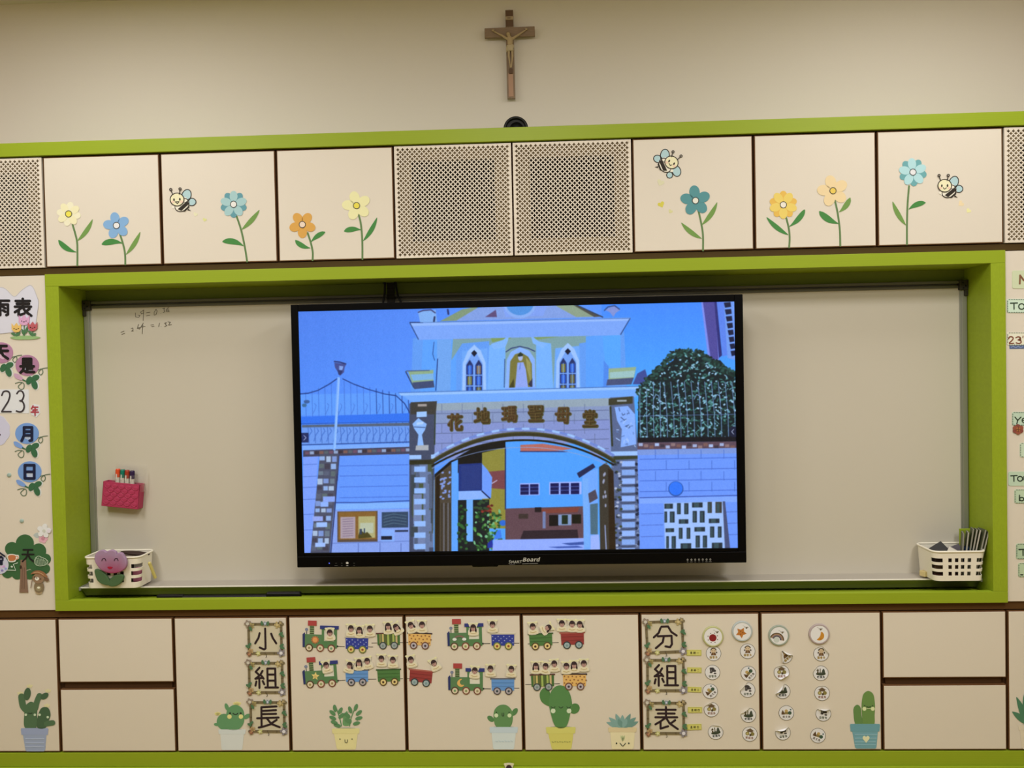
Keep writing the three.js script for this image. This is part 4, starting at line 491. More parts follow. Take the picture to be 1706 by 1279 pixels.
function loco(label, x, y, ang, emblem, hubs) {
  const [t, p] = grouped('train_engine', label, 'paper engine', x, y, ang, 'paper train engines');
  p.shape('boiler', [[-8, -22.5], [21, -22.5], [21, 0], [-8, 0]], PX('#4f733c'), 0, { t: 0.0012 });
  const c = p.shape('cab', [[21, -34], [47, -34], [47, 0], [21, 0]], PX('#4a7238'), 0, { t: 0.0012, holes: [[[25, -30.5], [25, -11.5], [42, -11.5], [42, -30.5]]] }); p.shape('window', [[24, -31.5], [43, -31.5], [43, -10.5], [24, -10.5]], PX('#c9c096'), -1, { parent: c });
  p.shape('cab_roof', [[18, -38.2], [50, -38.2], [50, -32.4], [18, -32.4]], PX('#2b3263'), 4, { t: 0.0008 });
  const st = p.shape('chimney', [[0.5, -38], [7.7, -38], [7.7, -22], [0.5, -22]], PX('#7d9150'), 0, { t: 0.0008 }); for (let i = 0; i < 4; i++) p.shape('band', [[0.5, -36 + i * 3.6], [7.7, -36 + i * 3.6], [7.7, -34.2 + i * 3.6], [0.5, -34.2 + i * 3.6]], PX('#3c4a26'), 3, { parent: st });
  p.shape('chimney_cap', [[-2.6, -46], [12.2, -46], [12.2, -37.6], [-2.6, -37.6]], PX('#a3352b'), 4, { t: 0.0008 });
  const la = p.strokes('lamp', [[[-5, -22.5], [-5, -29]]], 1.4, PX('#4a5048'), 0); p.ell('lamp_head', -5, -30.5, 2.7, 2.7, PX('#6f7478'), 1, { parent: la });
  p.shape('buffer', [[-11.6, -22.5], [-8.4, -25.5], [-7.6, -25], [-7.6, -1], [-11.2, -0.5]], PX('#2a2f52'), 3, { t: 0.0008 });
  if (emblem === 'sun') { p.shape('sun_emblem', starPts(10, -13.5, 7.2, 5.4, 10), PX('#b2682c'), 4, {}); p.ell('sun_face', 10, -13.5, 4.2, 4.2, PX('#dd8f38'), 6); }
  if (emblem === 'star') { p.shape('star_emblem', starPts(10, -13.5, 7.2, 3.4, 5, -80), PX('#d9bd58'), 4); p.ell('star_face', 10, -13, 2.6, 2.6, PX('#c8a446'), 6); }
  if (emblem === 'moon') p.shape('moon_emblem', [[9, -19.5], [4.5, -15.5], [4, -11], [7.5, -7], [12, -6.5], [15.5, -9.5], [11, -10], [8.6, -13], [9, -16.5], [12, -19.5]], PX('#e0a83e'), 4, { smooth: true });
  if (emblem === 'rainbow') { [['#6b5a3c', 8], ['#8c5a48', 6.6], ['#52683e', 5.2]].forEach(([c, r], i) => p.strokes('rainbow_arc', [Array.from({ length: 9 }, (_, k) => { const a = Math.PI * k / 8; return [9 - Math.cos(a) * r * 1.15, -12 - Math.sin(a) * r * 0.75]; })], 1.3, PX(c), 4 + i, { smooth: true })); p.ell('cloud', 0.8, -12, 3.6, 2.4, PX('#dcdab8'), 8); p.ell('cloud', 17, -12, 3.6, 2.4, PX('#dcdab8'), 8); }
  [0, 18.9, 37.8].forEach((wx, i) => wheel(p, wx, 0, ['#54361f', '#7a3a24', '#6e3524'][i], '#c9b581', hubs[i]));
  p.strokes('coupling', [[[47, -3.5], [60, -3.4]]], 1.1, PX('#3c3a2c'), 0); p.ell('coupling_pin', 48, -3.5, 1.6, 1.6, PX('#2c3324'), 1);
}
loco('green paper engine with orange sun emblem, top row left train', 515.3, 1078.2, 2, 'sun', ['#8a7a40', '#7d8a54', '#5c8a5a']);
loco('green paper engine with yellow star emblem, second row left train', 516.9, 1139.5, -3.3, 'star', ['#94803f', '#848c40', '#94803f']);
loco('green paper engine with rainbow and clouds emblem, top row', 757.1, 1076.1, -0.9, 'rainbow', ['#6f8a38', '#8a9434', '#9a8248']);
loco('green paper engine with crescent moon emblem, above the round cactus', 758, 1149.7, 0.7, 'moon', ['#5f8a44', '#7d8440', '#94804a']);
function wagon(label, x1, y1, x2, y2, kind, link, link2) {
  const [t, p] = grouped('train_wagon', label, 'paper wagon', x1, y1, Math.atan2(y2 - y1, x2 - x1) * 180 / Math.PI, 'paper train wagons'), body = { star: '#28357a', stripe: '#3e6424', dots: '#d29f3c', blue: '#4f84a8', green: '#446f2a', red: '#8f2f24' }[kind], rim = { star: '#b9ac80', stripe: '#5a3324', dots: '#3e2d24', blue: '#5c5a54', green: '#34501f', red: '#a4543a' }[kind];
  const b = p.shape('body', [[-9.5, -19.5], [29, -19.5], [28.5, -0.5], [-9, -0.5]], PX(body), 0, { t: 0.0012 });
  p.shape('rim', [[-11.5, -21.6], [31, -21.6], [31, -19.4], [-11.5, -19.4]], PX(rim), 0, { t: 0.0014, parent: b });
  if (kind === 'star') for (let i = 0; i < 16; i++) p.shape('star', starPts(-7.4 + (i % 8) * 4.7 + (i > 7 ? 1.2 : 0), -16 + (i > 7 ? 7 : 0) + (i % 2) * 3.6, 1.5, 0.6), PX('#8d94a8'), 4, { parent: b });
  if (kind === 'dots') for (let i = 0; i < 18; i++) p.ell('dot', -7 + (i % 6) * 6.6 + (i > 5 && i < 12 ? 3 : 0), -17 + Math.floor(i / 6) * 5.6 + (i % 2), 1.4, 1.2, PX('#8f5a24'), 4, { parent: b, n: 8 });
  if (kind === 'stripe') [['#7f7a34', -6], ['#b8a04a', -1.4], ['#5a5a22', 3.2], ['#96a43a', 7.6], ['#4f5a20', 12], ['#9aa23a', 16.4], ['#b99a58', 21.6]].forEach(([c, x]) => p.shape('stripe', [[x, -19.4], [x + 3.3, -19.4], [x + 3.3, -0.6], [x, -0.6]], PX(c), 4, { parent: b }));
  if (kind === 'green' || kind === 'blue' || kind === 'red') for (let i = 0; i < 2; i++) p.strokes('plank_line', [[[-8.5, -14 + i * 6], [28, -14 + i * 6]]], 0.5, PX({ green: '#375c22', blue: '#41748f', red: '#7a2a20' }[kind]), 4, { parent: b });
  const [ty, inn, hub] = { star: ['#5c6a24', '#cdae4a', '#8c3f1c'], stripe: ['#3a3f34', '#8f9480', '#6f8068'], dots: ['#6b3f24', '#a89a88', '#3c3034'], blue: ['#4a3f3a', '#a09484', '#35403a'], green: ['#54401c', '#d2b45c', '#4a3418'], red: ['#30372f', '#8c9a86', '#6f8a78'] }[kind];
  wheel(p, 0, 0, ty, inn, hub); wheel(p, Math.hypot(x2 - x1, y2 - y1), 0, ty, inn, hub);
  if (link) p.strokes('coupling', [[[-9, -4.4], [-9 - link, -4.4]]], 1, PX('#4a4434'), 0); if (link2) p.strokes('coupling', [[[29, -4.4], [29 + link2, -4.4]]], 1, PX('#4a4434'), 0);
}
wagon('navy starred paper wagon behind the sun engine', 585, 1081, 604.7, 1081.5, 'star', 0, 8);
wagon('green and yellow striped paper wagon in the top row, left train', 638.2, 1074.9, 657.5, 1074.6, 'stripe', 10, 5);
wagon('yellow spotted paper wagon in the top row, beside the cabinet gap', 689.3, 1074.4, 708.9, 1075.1, 'dots', 3, 0);
wagon('light blue paper wagon behind the star engine', 585.5, 1135.9, 605, 1135.6, 'blue', 0, 13);
wagon('plain green paper wagon in the second row, left train', 638.7, 1135.4, 658, 1134.9, 'green', 0, 4);
wagon('red paper wagon below the yellow spotted wagon, left train', 690.8, 1135.4, 710.4, 1137.4, 'red', 4, 0);
wagon('navy starred paper wagon behind the rainbow engine', 828.2, 1075.5, 847.4, 1075.5, 'star', 0, 8);
wagon('light blue paper wagon behind the moon engine', 828.3, 1150.4, 847.8, 1150.4, 'blue', 0, 8);
wagon('plain green paper wagon in the top row, right train', 891.9, 1076.1, 912, 1075.2, 'green', 3, 10);
wagon('red paper wagon at the end of the top right train', 944.5, 1074.2, 964.5, 1073.6, 'red', 0, 0);
wagon('green and yellow striped paper wagon just above the biggest cactus', 894.7, 1143.9, 914.2, 1143.4, 'stripe', 10, 9);
wagon('yellow spotted paper wagon at the end of the lower right train', 947.5, 1142.8, 967.2, 1142.8, 'dots', 0, 0);
// children's photo cut-outs, dressed as bees
function makeChild(hair) {
  const t = new THREE.Group(), p = Pen.grid(t, S0, 0.0028);
  p.shape('card', [[-9, 8], [-8, 3], [-5.4, 0], [-7.5, -5.5], [-6.5, -9], [6.5, -9], [7.5, -5.5], [5.4, 0], [8, 3], [9.5, 8.5], [8, 12], [-8, 12]], PX('#c8bb8e'), 0, { smooth: 3 });
  const c = p.shape('costume', [[-8, 11.5], [-7, 6.5], [-2.5, 4.6], [2.5, 4.6], [7, 6.5], [8.5, 11.5]], PX('#d6c48c'), 2); p.strokes('collar', [[[-5, 7.6], [0, 8.8], [5, 7.6]]], 0.9, PX('#b39a50'), 4, { smooth: true, parent: c });
  const h = p.ell('headband', 0, -7, 5, 1, PX('#cbbd78'), 1); p.ell('antenna_tip', -6.4, -8, 2.2, 1.6, PX('#d3c882'), 2, { parent: h, n: 12 }); p.ell('antenna_tip', 6.4, -8, 2.2, 1.6, PX('#d3c882'), 2, { parent: h, n: 12 });
  const hr = p.ell('hair', 0, -1.2, 4.9, 5.6, PX('#3a2822'), 3, { n: 20 }); if (hair === 1) { p.ell('hair_side', -4, 2.5, 1.6, 4.4, PX('#35241f'), 3, { rot: 10, parent: hr, n: 14 }); p.ell('hair_side', 4, 2.5, 1.6, 4.4, PX('#35241f'), 3, { rot: -10, parent: hr, n: 14 }); } if (hair === 2) p.ell('hair_side', 4.6, 2, 1.7, 3.4, PX('#35241f'), 3, { rot: -30, parent: hr, n: 14 });
  const f = p.ell('face', 0, 0.8, 3.5, 4, PX('#b08468'), 5, { n: 18 }); p.ell('eye', -1.5, 0.4, 0.5, 0.45, PX('#40281e'), 7, { parent: f, n: 8 }); p.ell('eye', 1.5, 0.4, 0.5, 0.45, PX('#40281e'), 7, { parent: f, n: 8 }); p.strokes('mouth', [[[-1.1, 2.8], [1.1, 2.8]]], 0.6, PX('#8a4a40'), 7, { parent: f }); p.ell('fringe', 0, -2.6, 3.6, 1.5, PX('#3a2822'), 7, { parent: f, n: 14 });
  return t;
}
const protos = [makeChild(0), makeChild(1), makeChild(2)];
const ordinal = ['leftmost', 'middle', 'rightmost'], pair = ['left', 'right'];
const riders = [['in the cab of the sun engine', [[549.9, 1054, 0, 0]]], ['in the cab of the star engine', [[544.1, 1108, 0, -12]]], ['on the navy starred wagon behind the sun engine', [[585, 1047, 0, 0], [599.2, 1049.5, 1, 0], [616.6, 1047.5, 0, 0]]], ['on the light blue wagon behind the star engine', [[582.6, 1108, 2, 14], [598.5, 1103.4, 1, 0], [612.3, 1101.3, 0, -8]]],
  ['on the striped wagon in the top row', [[647, 1043, 1, -4], [660.6, 1044.4, 1, -28]]], ['above the plain green wagon in the second row', [[635.7, 1097.3, 0, 0], [654.8, 1099.3, 0, 0]]], ['on the spotted wagon beside the cabinet gap', [[685, 1041.4, 2, -16], [703.3, 1040.8, 0, 0]]], ['at the red wagon below the spotted wagon', [[685, 1098.8, 0, -10], [723.6, 1104.4, 0, -24]]], ['in the cab of the rainbow engine', [[788.5, 1045.6, 1, 0]]], ['on the navy starred wagon behind the rainbow engine', [[820.6, 1040.4, 0, 0]]],
  ['in the cab of the moon engine', [[791, 1117, 0, 6]]], ['above the light blue wagon behind the moon engine', [[817.2, 1114, 0, 0], [851.8, 1114.6, 0, 4]]], ['on the plain green wagon of the top right train', [[887.6, 1043.8, 0, -4], [912.5, 1045, 2, 62]]], ['on the red wagon ending the top right train', [[936, 1038.7, 0, 0], [953.1, 1039.5, 0, 0], [965.8, 1040, 2, 0]]], ['on the striped wagon above the biggest cactus', [[892.7, 1109.2, 1, 0], [908.8, 1109.8, 0, 8], [923.5, 1105.6, 0, -4]]], ['on the spotted wagon ending the lower right train', [[943.5, 1109.6, 0, 0], [956.4, 1107.3, 1, 0], [972.6, 1105.2, 0, 0]]]];
for (const [where, list] of riders) list.forEach(([x, y, k, a], i) => {
  const p = at(x, y, 0), o = protos[k].clone(); o.name = numbered('child_photo'); o.position.set(p.x, p.y, 0.0003 + i * 0.0001); o.rotation.z = -a * Math.PI / 180; scene.add(o);
  o.userData = { label: (list.length === 3 ? ordinal[i] + ' child photo cutout ' : list.length === 2 ? pair[i] + '-hand child photo cutout ' : 'child photo cutout in bee costume ') + where, category: 'photo cutout', group: 'child photo cutouts on the trains' };
});
{ const p = at(848, 1279.5, 0.0125), o = protos[0].clone(); o.name = numbered('child_photo'); o.position.set(p.x, p.y, 0.0125); scene.add(o); o.userData = { label: 'child photo cutout on the plinth, cut off by the bottom edge', category: 'photo cutout', group: 'child photo cutouts on the trains' }; }

// ---------------------------------------------------------------- framed characters
function card(c, label, cx, cy, w, h, ang) {
  const [t, p] = grouped('character_card', label, 'character card', cx, cy, ang, 'bamboo framed character cards'); p.z = 0.0008;
  p.shape('paper', [[-w - 2, -h - 2], [w + 2, -h - 2], [w + 2, h + 2], [-w - 2, h + 2]], PX('#bbab7c'), 0, { t: 0.0005 });
  p.strokes('character', glyph(c, -20.5, -19.5, 21.5, 20), 3.5, PX('#2b1a18'), 2, {});
  const bar = (a, b) => { const m = p.strokes('frame_bar', [[a, b]], 4, PX('#6d5c34'), 2, { t: 0.0016 }), n = 3; for (let i = 1; i <= n; i++) { const q = i / (n + 1), x = a[0] + (b[0] - a[0]) * q, y = a[1] + (b[1] - a[1]) * q; p.ell('joint', x, y, a[0] === b[0] ? 2.3 : 0.7, a[0] === b[0] ? 0.7 : 2.3, PX('#57492a'), 7, { parent: m, n: 10 }); } };
  bar([-w, -h - 3], [-w, h + 4]); bar([w, -h - 3], [w, h + 4]); bar([-w - 3, -h], [w + 3, -h]); bar([-w - 3, h], [w + 3, h]);
  const bl = (x, y, r0, col, core, n = 5) => { const r = r0 * 0.9; const f = p.ell('blossom', x, y, r * 0.5, r * 0.5, PX(core), 12, { n: 12 }); for (let i = 0; i < n; i++) { const a = (i / n + 0.1) * 2 * Math.PI; p.ell('petal', x + Math.cos(a) * r * 0.72, y + Math.sin(a) * r * 0.72, r * 0.5, r * 0.4, PX(col), 8 + i % 2, { rot: a * 180 / Math.PI, parent: f, n: 12 }); } };
  bl(-w - 1, -h - 1, 6, '#8a7656', '#b8ac88'); bl(-w + 5.5, -h + 2.5, 4.6, '#9f8a44', '#7d6c34'); bl(w - 6, -h + 1, 5.4, '#a68d48', '#b8a05a'); bl(w - 1, -h - 2, 4, '#8f7a4a', '#a48c50'); bl(1, -h - 1, 3.6, '#7f8a80', '#c2c4b4'); bl(w - 0.5, h - 0.5, 6.4, '#7f7468', '#c9bfa8'); bl(-w + 3, h - 4, 4.6, '#ad8c4c', '#95703c'); bl(-w + 0.5, h + 1.5, 4, '#8a5a3c', '#a8703c'); bl(-w + 16, h, 4, '#b5ad56', '#c9c078');
  for (const [x, y, r] of [[-w - 1.5, h - 12, 30], [-w + 1.5, h - 15, -40], [-w + 4, -h + 7, 60], [w + 2, -6, 40], [w, -9, -30], [w + 2, h - 10, 20], [-4, -h - 2, 80], [6, -h - 1.5, -80], [w + 1, h - 14, -30]]) p.ell('leaf', x, y, 4.2, 2.3, PX('#44683a'), 14 + (r + 80) / 100, { rot: r, n: 14 });
  p.strokes('hook', [[[1, h + 2], [2, h + 6], [0.5, h + 7]]], 0.8, PX('#4a4434'), 2, { smooth: true });
}
card('小', 'framed card with the three-stroke character, topmost of the left column', 441.9, 1063.2, 27.9, 24.8, 0); card('組', 'framed card with the complex character, middle of the left column', 443.1, 1128.2, 28.3, 25, 0); card('長', 'framed card with the many-bar character, lowest of the left column', 446, 1193.4, 28.7, 24.8, 0.4);
card('分', 'tilted framed card, topmost of the right column beside the day tags', 1107.2, 1060.2, 29.6, 25.5, -2.2); card('組', 'framed card with the complex character, middle of the right column', 1108.5, 1124.2, 29.7, 25.4, 0); card('表', 'framed card with the three-bar character, lowest of the right column', 1109, 1195.5, 29.6, 25.4, 0);
// yellow day tags
[['一', 'first yellow day tag from the top, right of the framed cards', 1156, 1086.7, 24.6, 9.8, 0], ['二', 'second yellow day tag from the top', 1156.7, 1115.7, 23.6, 8.8, 1], ['三', 'third yellow day tag from the top', 1157, 1148.2, 22.6, 9, 2], ['四', 'fourth yellow day tag from the top', 1157.6, 1182, 23.6, 9.6, 0], ['五', 'lowest yellow day tag', 1156.3, 1210.5, 24.6, 9.8, -2]].forEach(([c, label, x, y, w, h, a]) => {
  const [t, p] = grouped('day_tag', label, 'day tag', x, y, a, 'yellow day tags'); p.z = 0.0006;
  const tex = canvasTex(192, 76, (g, W, H) => { g.fillStyle = own('#c0b53e'); g.fillRect(0, 0, W, H); g.strokeStyle = '#6b6a2c'; g.lineWidth = 2; g.strokeRect(5, 5, W - 10, H - 10); g.strokeStyle = '#3c3a1c'; [['星', 44], ['期', 86], [c, 130]].forEach(([k, q]) => ink(g, k, q, 24, q + 33, 57, 4.2)); });
  p.shape('tag', [[-w / 2, -h / 2], [w / 2, -h / 2], [w / 2, h / 2], [-w / 2, h / 2]], PX('#c0b53e'), 0, { t: 0.0012 }); const m = p.put('print', new THREE.PlaneGeometry(w * S0 * 0.98, h * S0 * 0.96).translate(0, 0, 0.0021), new THREE.MeshStandardMaterial({ map: tex, roughness: 0.6 }));
});
// round magnets and stickers
const ringCol = { sun: '#a8a25a', star: '#9fa18a', rainbow: '#8a8f6e', moon: '#a08a74' };
const tinyBee = (g, x, y) => { g.fillStyle = '#4a4438'; g.beginPath(); g.ellipse(x, y, 12, 15, 0.4, 0, 7); g.fill(); g.fillStyle = '#b9a25c'; g.fillRect(x - 9, y - 4, 18, 5); g.strokeStyle = '#6b665a'; g.lineWidth = 3; g.beginPath(); g.ellipse(x + 15, y - 7, 11, 7, -0.5, 0, 7); g.ellipse(x - 13, y - 9, 9, 6, 0.5, 0, 7); g.stroke(); g.beginPath(); g.arc(x - 48, y - 8, 22, 4.4, 6.6); g.stroke(); };
const magPrint = {
  sun(g) { g.fillStyle = '#8c1c26'; g.beginPath(); g.arc(124, 146, 52, 0, 7); g.fill(); g.fillStyle = '#4a2420'; for (let i = 0; i < 8; i++) { const a = i / 8 * 6.283 + 0.35; g.beginPath(); g.arc(124 + Math.cos(a) * 71, 146 + Math.sin(a) * 71, 7, 0, 7); g.fill(); } tinyBee(g, 186, 66); },
  star(g) { g.fillStyle = '#c07a34'; g.beginPath(); starPts(112, 146, 82, 44, 5, -60).forEach(([x, y], i) => (i ? g.lineTo(x, y) : g.moveTo(x, y))); g.fill(); g.fillStyle = '#6a2c18'; for (const [x, y] of [[104, 128], [136, 146], [106, 168]]) { g.beginPath(); g.arc(x, y, 7, 0, 7); g.fill(); } tinyBee(g, 190, 76); },
  rainbow(g) { g.lineWidth = 15; [['#54402c', 96], ['#a88a68', 81], ['#8a7a88', 67], ['#4a4c50', 53]].forEach(([c, r]) => { g.strokeStyle = c; g.beginPath(); g.arc(96, 190, r, 3.5, 6.4); g.stroke(); }); g.fillStyle = '#cfd8d4'; g.beginPath(); g.ellipse(92, 190, 42, 40, 0.3, 0, 7); g.fill(); tinyBee(g, 176, 84); },
  moon(g) { g.fillStyle = '#cf9030'; g.beginPath(); g.arc(128, 150, 68, -0.9, 2.2); g.quadraticCurveTo(150, 170, 150, 92); g.fill(); g.fillStyle = '#8a4a20'; g.beginPath(); g.arc(150, 196, 6, 0, 7); g.fill(); tinyBee(g, 148, 58); } };
for (const [k, label, x, y, r] of [['sun', 'round magnet badge with a dark red sun', 1187.5, 1059.4, 17.4], ['star', 'round magnet badge with an orange smiling star', 1236, 1050.8, 17], ['rainbow', 'round magnet badge with a rainbow', 1297.1, 1057.7, 17], ['moon', 'round magnet badge with an orange crescent moon', 1364.2, 1055.5, 17]]) {
  const [t, p] = grouped('round_magnet', label, 'magnet', x, y, 0, 'round picture magnets'); p.z = 0.0002; const R = r * S0;
  mesh('rim', new THREE.LatheGeometry([[R * 0.84, 0.0], [R, 0.0], [R, 0.0035], [R * 0.97, 0.0055], [R * 0.9, 0.006], [R * 0.84, 0.0052]].map((q) => new THREE.Vector2(...q)), 48).rotateX(Math.PI / 2).translate(0, 0, 0.0002), PX(ringCol[k]), t);
  const tex = canvasTex(256, 256, (g) => { g.fillStyle = own('#dad2b4'); g.fillRect(0, 0, 256, 256); magPrint[k](g); });
  mesh('print', new THREE.CircleGeometry(R * 0.86, 40).translate(0, 0, 0.0054), new THREE.MeshStandardMaterial({ map: tex, roughness: 0.5 }), t); mesh('disc', new THREE.CylinderGeometry(R * 0.85, R * 0.85, 0.0048, 40).rotateX(Math.PI / 2).translate(0, 0, 0.0027), PX('#cfc6a4'), t);
}
const stickPrint = {
  people(g) { g.fillStyle = '#d8c4a4'; g.beginPath(); g.ellipse(128, 84, 44, 36, 0, 0, 7); g.fill(); g.strokeStyle = '#3a2c1e'; g.lineWidth = 15; g.beginPath(); g.arc(128, 86, 44, 3.3, 6.1); g.stroke(); g.fillStyle = '#3a2c1e'; for (const x of [80, 178]) { g.beginPath(); g.ellipse(x, 112, 11, 15, 0, 0, 7); g.fill(); } for (const x of [110, 142]) { g.beginPath(); g.arc(x, 84, 5, 0, 7); g.fill(); } g.fillStyle = '#6a4c30'; g.beginPath(); g.moveTo(98, 114); g.lineTo(160, 114); g.lineTo(172, 160); g.lineTo(86, 160); g.fill(); g.fillStyle = '#8f7354'; g.fillRect(116, 120, 24, 36); },
  puzzle(g) { g.fillStyle = '#3c3a40'; for (const [x, y, w, h] of [[82, 48, 66, 40], [112, 84, 72, 36], [84, 112, 44, 30], [146, 132, 44, 24]]) { g.beginPath(); g.roundRect(x, y, w, h, 12); g.fill(); } g.beginPath(); g.arc(150, 74, 13, 0, 7); g.arc(98, 100, 13, 0, 7); g.fill(); },
  english(g) { g.fillStyle = '#5e4630'; g.beginPath(); g.moveTo(48, 130); g.lineTo(66, 78); g.lineTo(100, 130); g.lineTo(100, 156); g.lineTo(48, 156); g.fill(); g.fillStyle = '#c2a868'; g.beginPath(); g.arc(126, 96, 26, 0, 7); g.fill(); g.fillStyle = '#8a7a4a'; g.fillRect(100, 112, 56, 40); g.fillStyle = '#3c5a48'; g.beginPath(); g.arc(182, 128, 30, 0, 7); g.fill(); g.fillStyle = '#54707a'; g.beginPath(); g.arc(196, 74, 13, 0, 7); g.fill(); },
  family(g) { g.fillStyle = '#6a5842'; g.beginPath(); g.moveTo(56, 76); g.lineTo(128, 34); g.lineTo(200, 76); g.fill(); g.fillRect(84, 72, 90, 26); g.fillStyle = '#8a8248'; for (const x of [90, 172]) { g.beginPath(); g.arc(x, 124, 32, 0, 7); g.fill(); } g.fillStyle = '#c2b878'; g.beginPath(); g.arc(90, 124, 19, 0, 7); g.fill(); g.fillStyle = '#4a3c28'; g.beginPath(); g.arc(140, 144, 19, 0, 7); g.fill(); },
  book(g) { g.fillStyle = '#33402f'; g.beginPath(); g.moveTo(54, 128); g.lineTo(204, 120); g.lineTo(204, 150); g.quadraticCurveTo(128, 186, 54, 150); g.fill(); g.fillStyle = '#4a4024'; g.beginPath(); g.moveTo(56, 92); g.lineTo(84, 52); g.lineTo(100, 92); g.fill(); g.fillRect(68, 96, 24, 40); g.fillStyle = '#4e5030'; g.fillRect(112, 52, 14, 84); g.fillStyle = '#414c42'; g.beginPath(); g.moveTo(142, 128); g.quadraticCurveTo(150, 58, 178, 58); g.quadraticCurveTo(196, 80, 196, 128); g.fill(); g.fillRect(96, 116, 60, 30); } };
const words = { people: ['圖書角', '#a08848'], puzzle: ['益智角', '#3f5040'], english: ['英文角', '#4a4038'], family: ['家庭角', '#80503c'], book: ['建構角', '#3a4448'] };
const stickTex = {}; for (const k in stickPrint) stickTex[k] = canvasTex(256, 256, (g) => { g.fillStyle = own('#dcd4b8'); g.fillRect(0, 0, 256, 256); g.strokeStyle = '#55503c'; g.lineWidth = 7; g.beginPath(); g.arc(128, 128, 121, 0, 7); g.stroke(); stickPrint[k](g); g.strokeStyle = words[k][1]; [...words[k][0]].forEach((c, i) => ink(g, c, 66 + i * 44, 172, 104 + i * 44, 212, 5)); });
function stickerGeo(R, curls, back) {                              // disc whose rim lifts along fold lines: [angle, offset, curl radius]
  const pos = [], uv = [], idx = [], NR = 14, NA = 48;
  for (let i = 0; i <= NR; i++) for (let j = 0; j < NA; j++) {
    const r = R * i / NR, a = j / NA * 2 * Math.PI; let x = Math.cos(a) * r, y = Math.sin(a) * r, z = 0; uv.push(0.5 + x / R / 2.06, 0.5 + y / R / 2.06);
    for (const [ca, off, cr] of curls) { const nx = Math.cos(ca), ny = Math.sin(ca), d = x * nx + y * ny - off * R; if (d > 0) { const q = d / (cr * R), e = Math.sin(Math.min(q, 2.7)) * cr * R, dz = (1 - Math.cos(Math.min(q, 2.7))) * cr * R; x += nx * (e - d); y += ny * (e - d); z += dz; } }
    pos.push(x, y, z + (back ? -0.00025 : 0));
  }
  for (let i = 0; i < NR; i++) for (let j = 0; j < NA; j++) { const a = i * NA + j, b = i * NA + (j + 1) % NA, c = a + NA, d = b + NA; idx.push(...(back ? [a, b, c, b, d, c] : [a, c, b, b, c, d])); }
  const g = new THREE.BufferGeometry(); g.setAttribute('position', new THREE.Float32BufferAttribute(pos, 3)); g.setAttribute('uv', new THREE.Float32BufferAttribute(uv, 2)); g.setIndex(idx); g.computeVertexNormals(); return g;
}
const rad = Math.PI / 180, stickMat = {}; for (const k in stickTex) stickMat[k] = new THREE.MeshStandardMaterial({ map: stickTex[k], roughness: 0.5 });
const under = { 0: 'sun', 1: 'star', 2: 'rainbow', 3: 'moon' }, kindWord = { people: 'child-figure', puzzle: 'puzzle-piece', english: 'house-and-tree', family: 'food-picture', book: 'green-castle' };
[[['people', 1188.7, 1088.2, 0, []], ['puzzle', 1187, 1119.6, 0, []], ['english', 1183.1, 1151.1, -42, []], ['family', 1185.2, 1181.3, 0, [[120, 0.62, 0.3], [260, 0.86, 0.3]]], ['book', 1192.3, 1219, -8, [[85, 0.66, 0.3], [30, 0.72, 0.3]]]],
  [['people', 1245.5, 1084.3, 0, []], ['english', 1246.8, 1121.3, -48, []], ['puzzle', 1245.4, 1148.9, 0, [[140, 0.5, 0.28]]], ['book', 1246.8, 1190.7, 0, [[125, 0.52, 0.26]]], ['family', 1249, 1222.2, 6, [[90, 0.86, 0.25]]]],
  [['people', 1307.5, 1092.1, -40, [[185, 0.2, 0.22], [65, 0.28, 0.25]]], ['family', 1302, 1119.6, 0, [[300, 0.45, 0.22], [105, 0.7, 0.25]]], ['book', 1303.7, 1151.1, 0, [[140, 0.3, 0.24]]], ['english', 1310, 1187.1, 0, []], ['puzzle', 1304.2, 1219.9, -6, [[105, 0.32, 0.24]]]],
  [['people', 1368, 1088.6, 0, [[40, 0.55, 0.22], [110, 0.8, 0.2]]], ['book', 1367.3, 1120.9, 0, [[140, 0.75, 0.25]]], ['family', 1369.4, 1154.3, 0, [[90, 0.8, 0.24]]], ['puzzle', 1371.6, 1188.5, 4, [[88, 0.42, 0.22]]], ['english', 1362.6, 1224.9, 22, []]]].forEach((col, ci) => col.forEach(([k, x, y, rot, curls]) => {
  const p = at(x, y, 0.0006), [t] = grouped('round_sticker', `${curls.length ? 'curling' : 'flat'} round ${kindWord[k]} sticker in the column under the ${under[ci]} magnet`, 'sticker', x, y, 0, 'round activity stickers'), cs = curls.map(([a, o, c]) => [a * rad, o, c]);
  t.position.z = ci === 0 && k === 'people' ? 0.0002 : 0.0009; const R = 12.6 * S0, fr = mesh('print', stickerGeo(R, cs.map(([a, o, c]) => [a + rot * rad, o, c]), false), stickMat[k], t); fr.rotation.z = -rot * rad; fr.position.z = 0.0004;
  const bk = mesh('backing', stickerGeo(R, cs.map(([a, o, c]) => [a + rot * rad, o, c]), true), PX('#d2c8a6'), t); bk.rotation.z = -rot * rad; bk.position.z = 0.0004;
}));
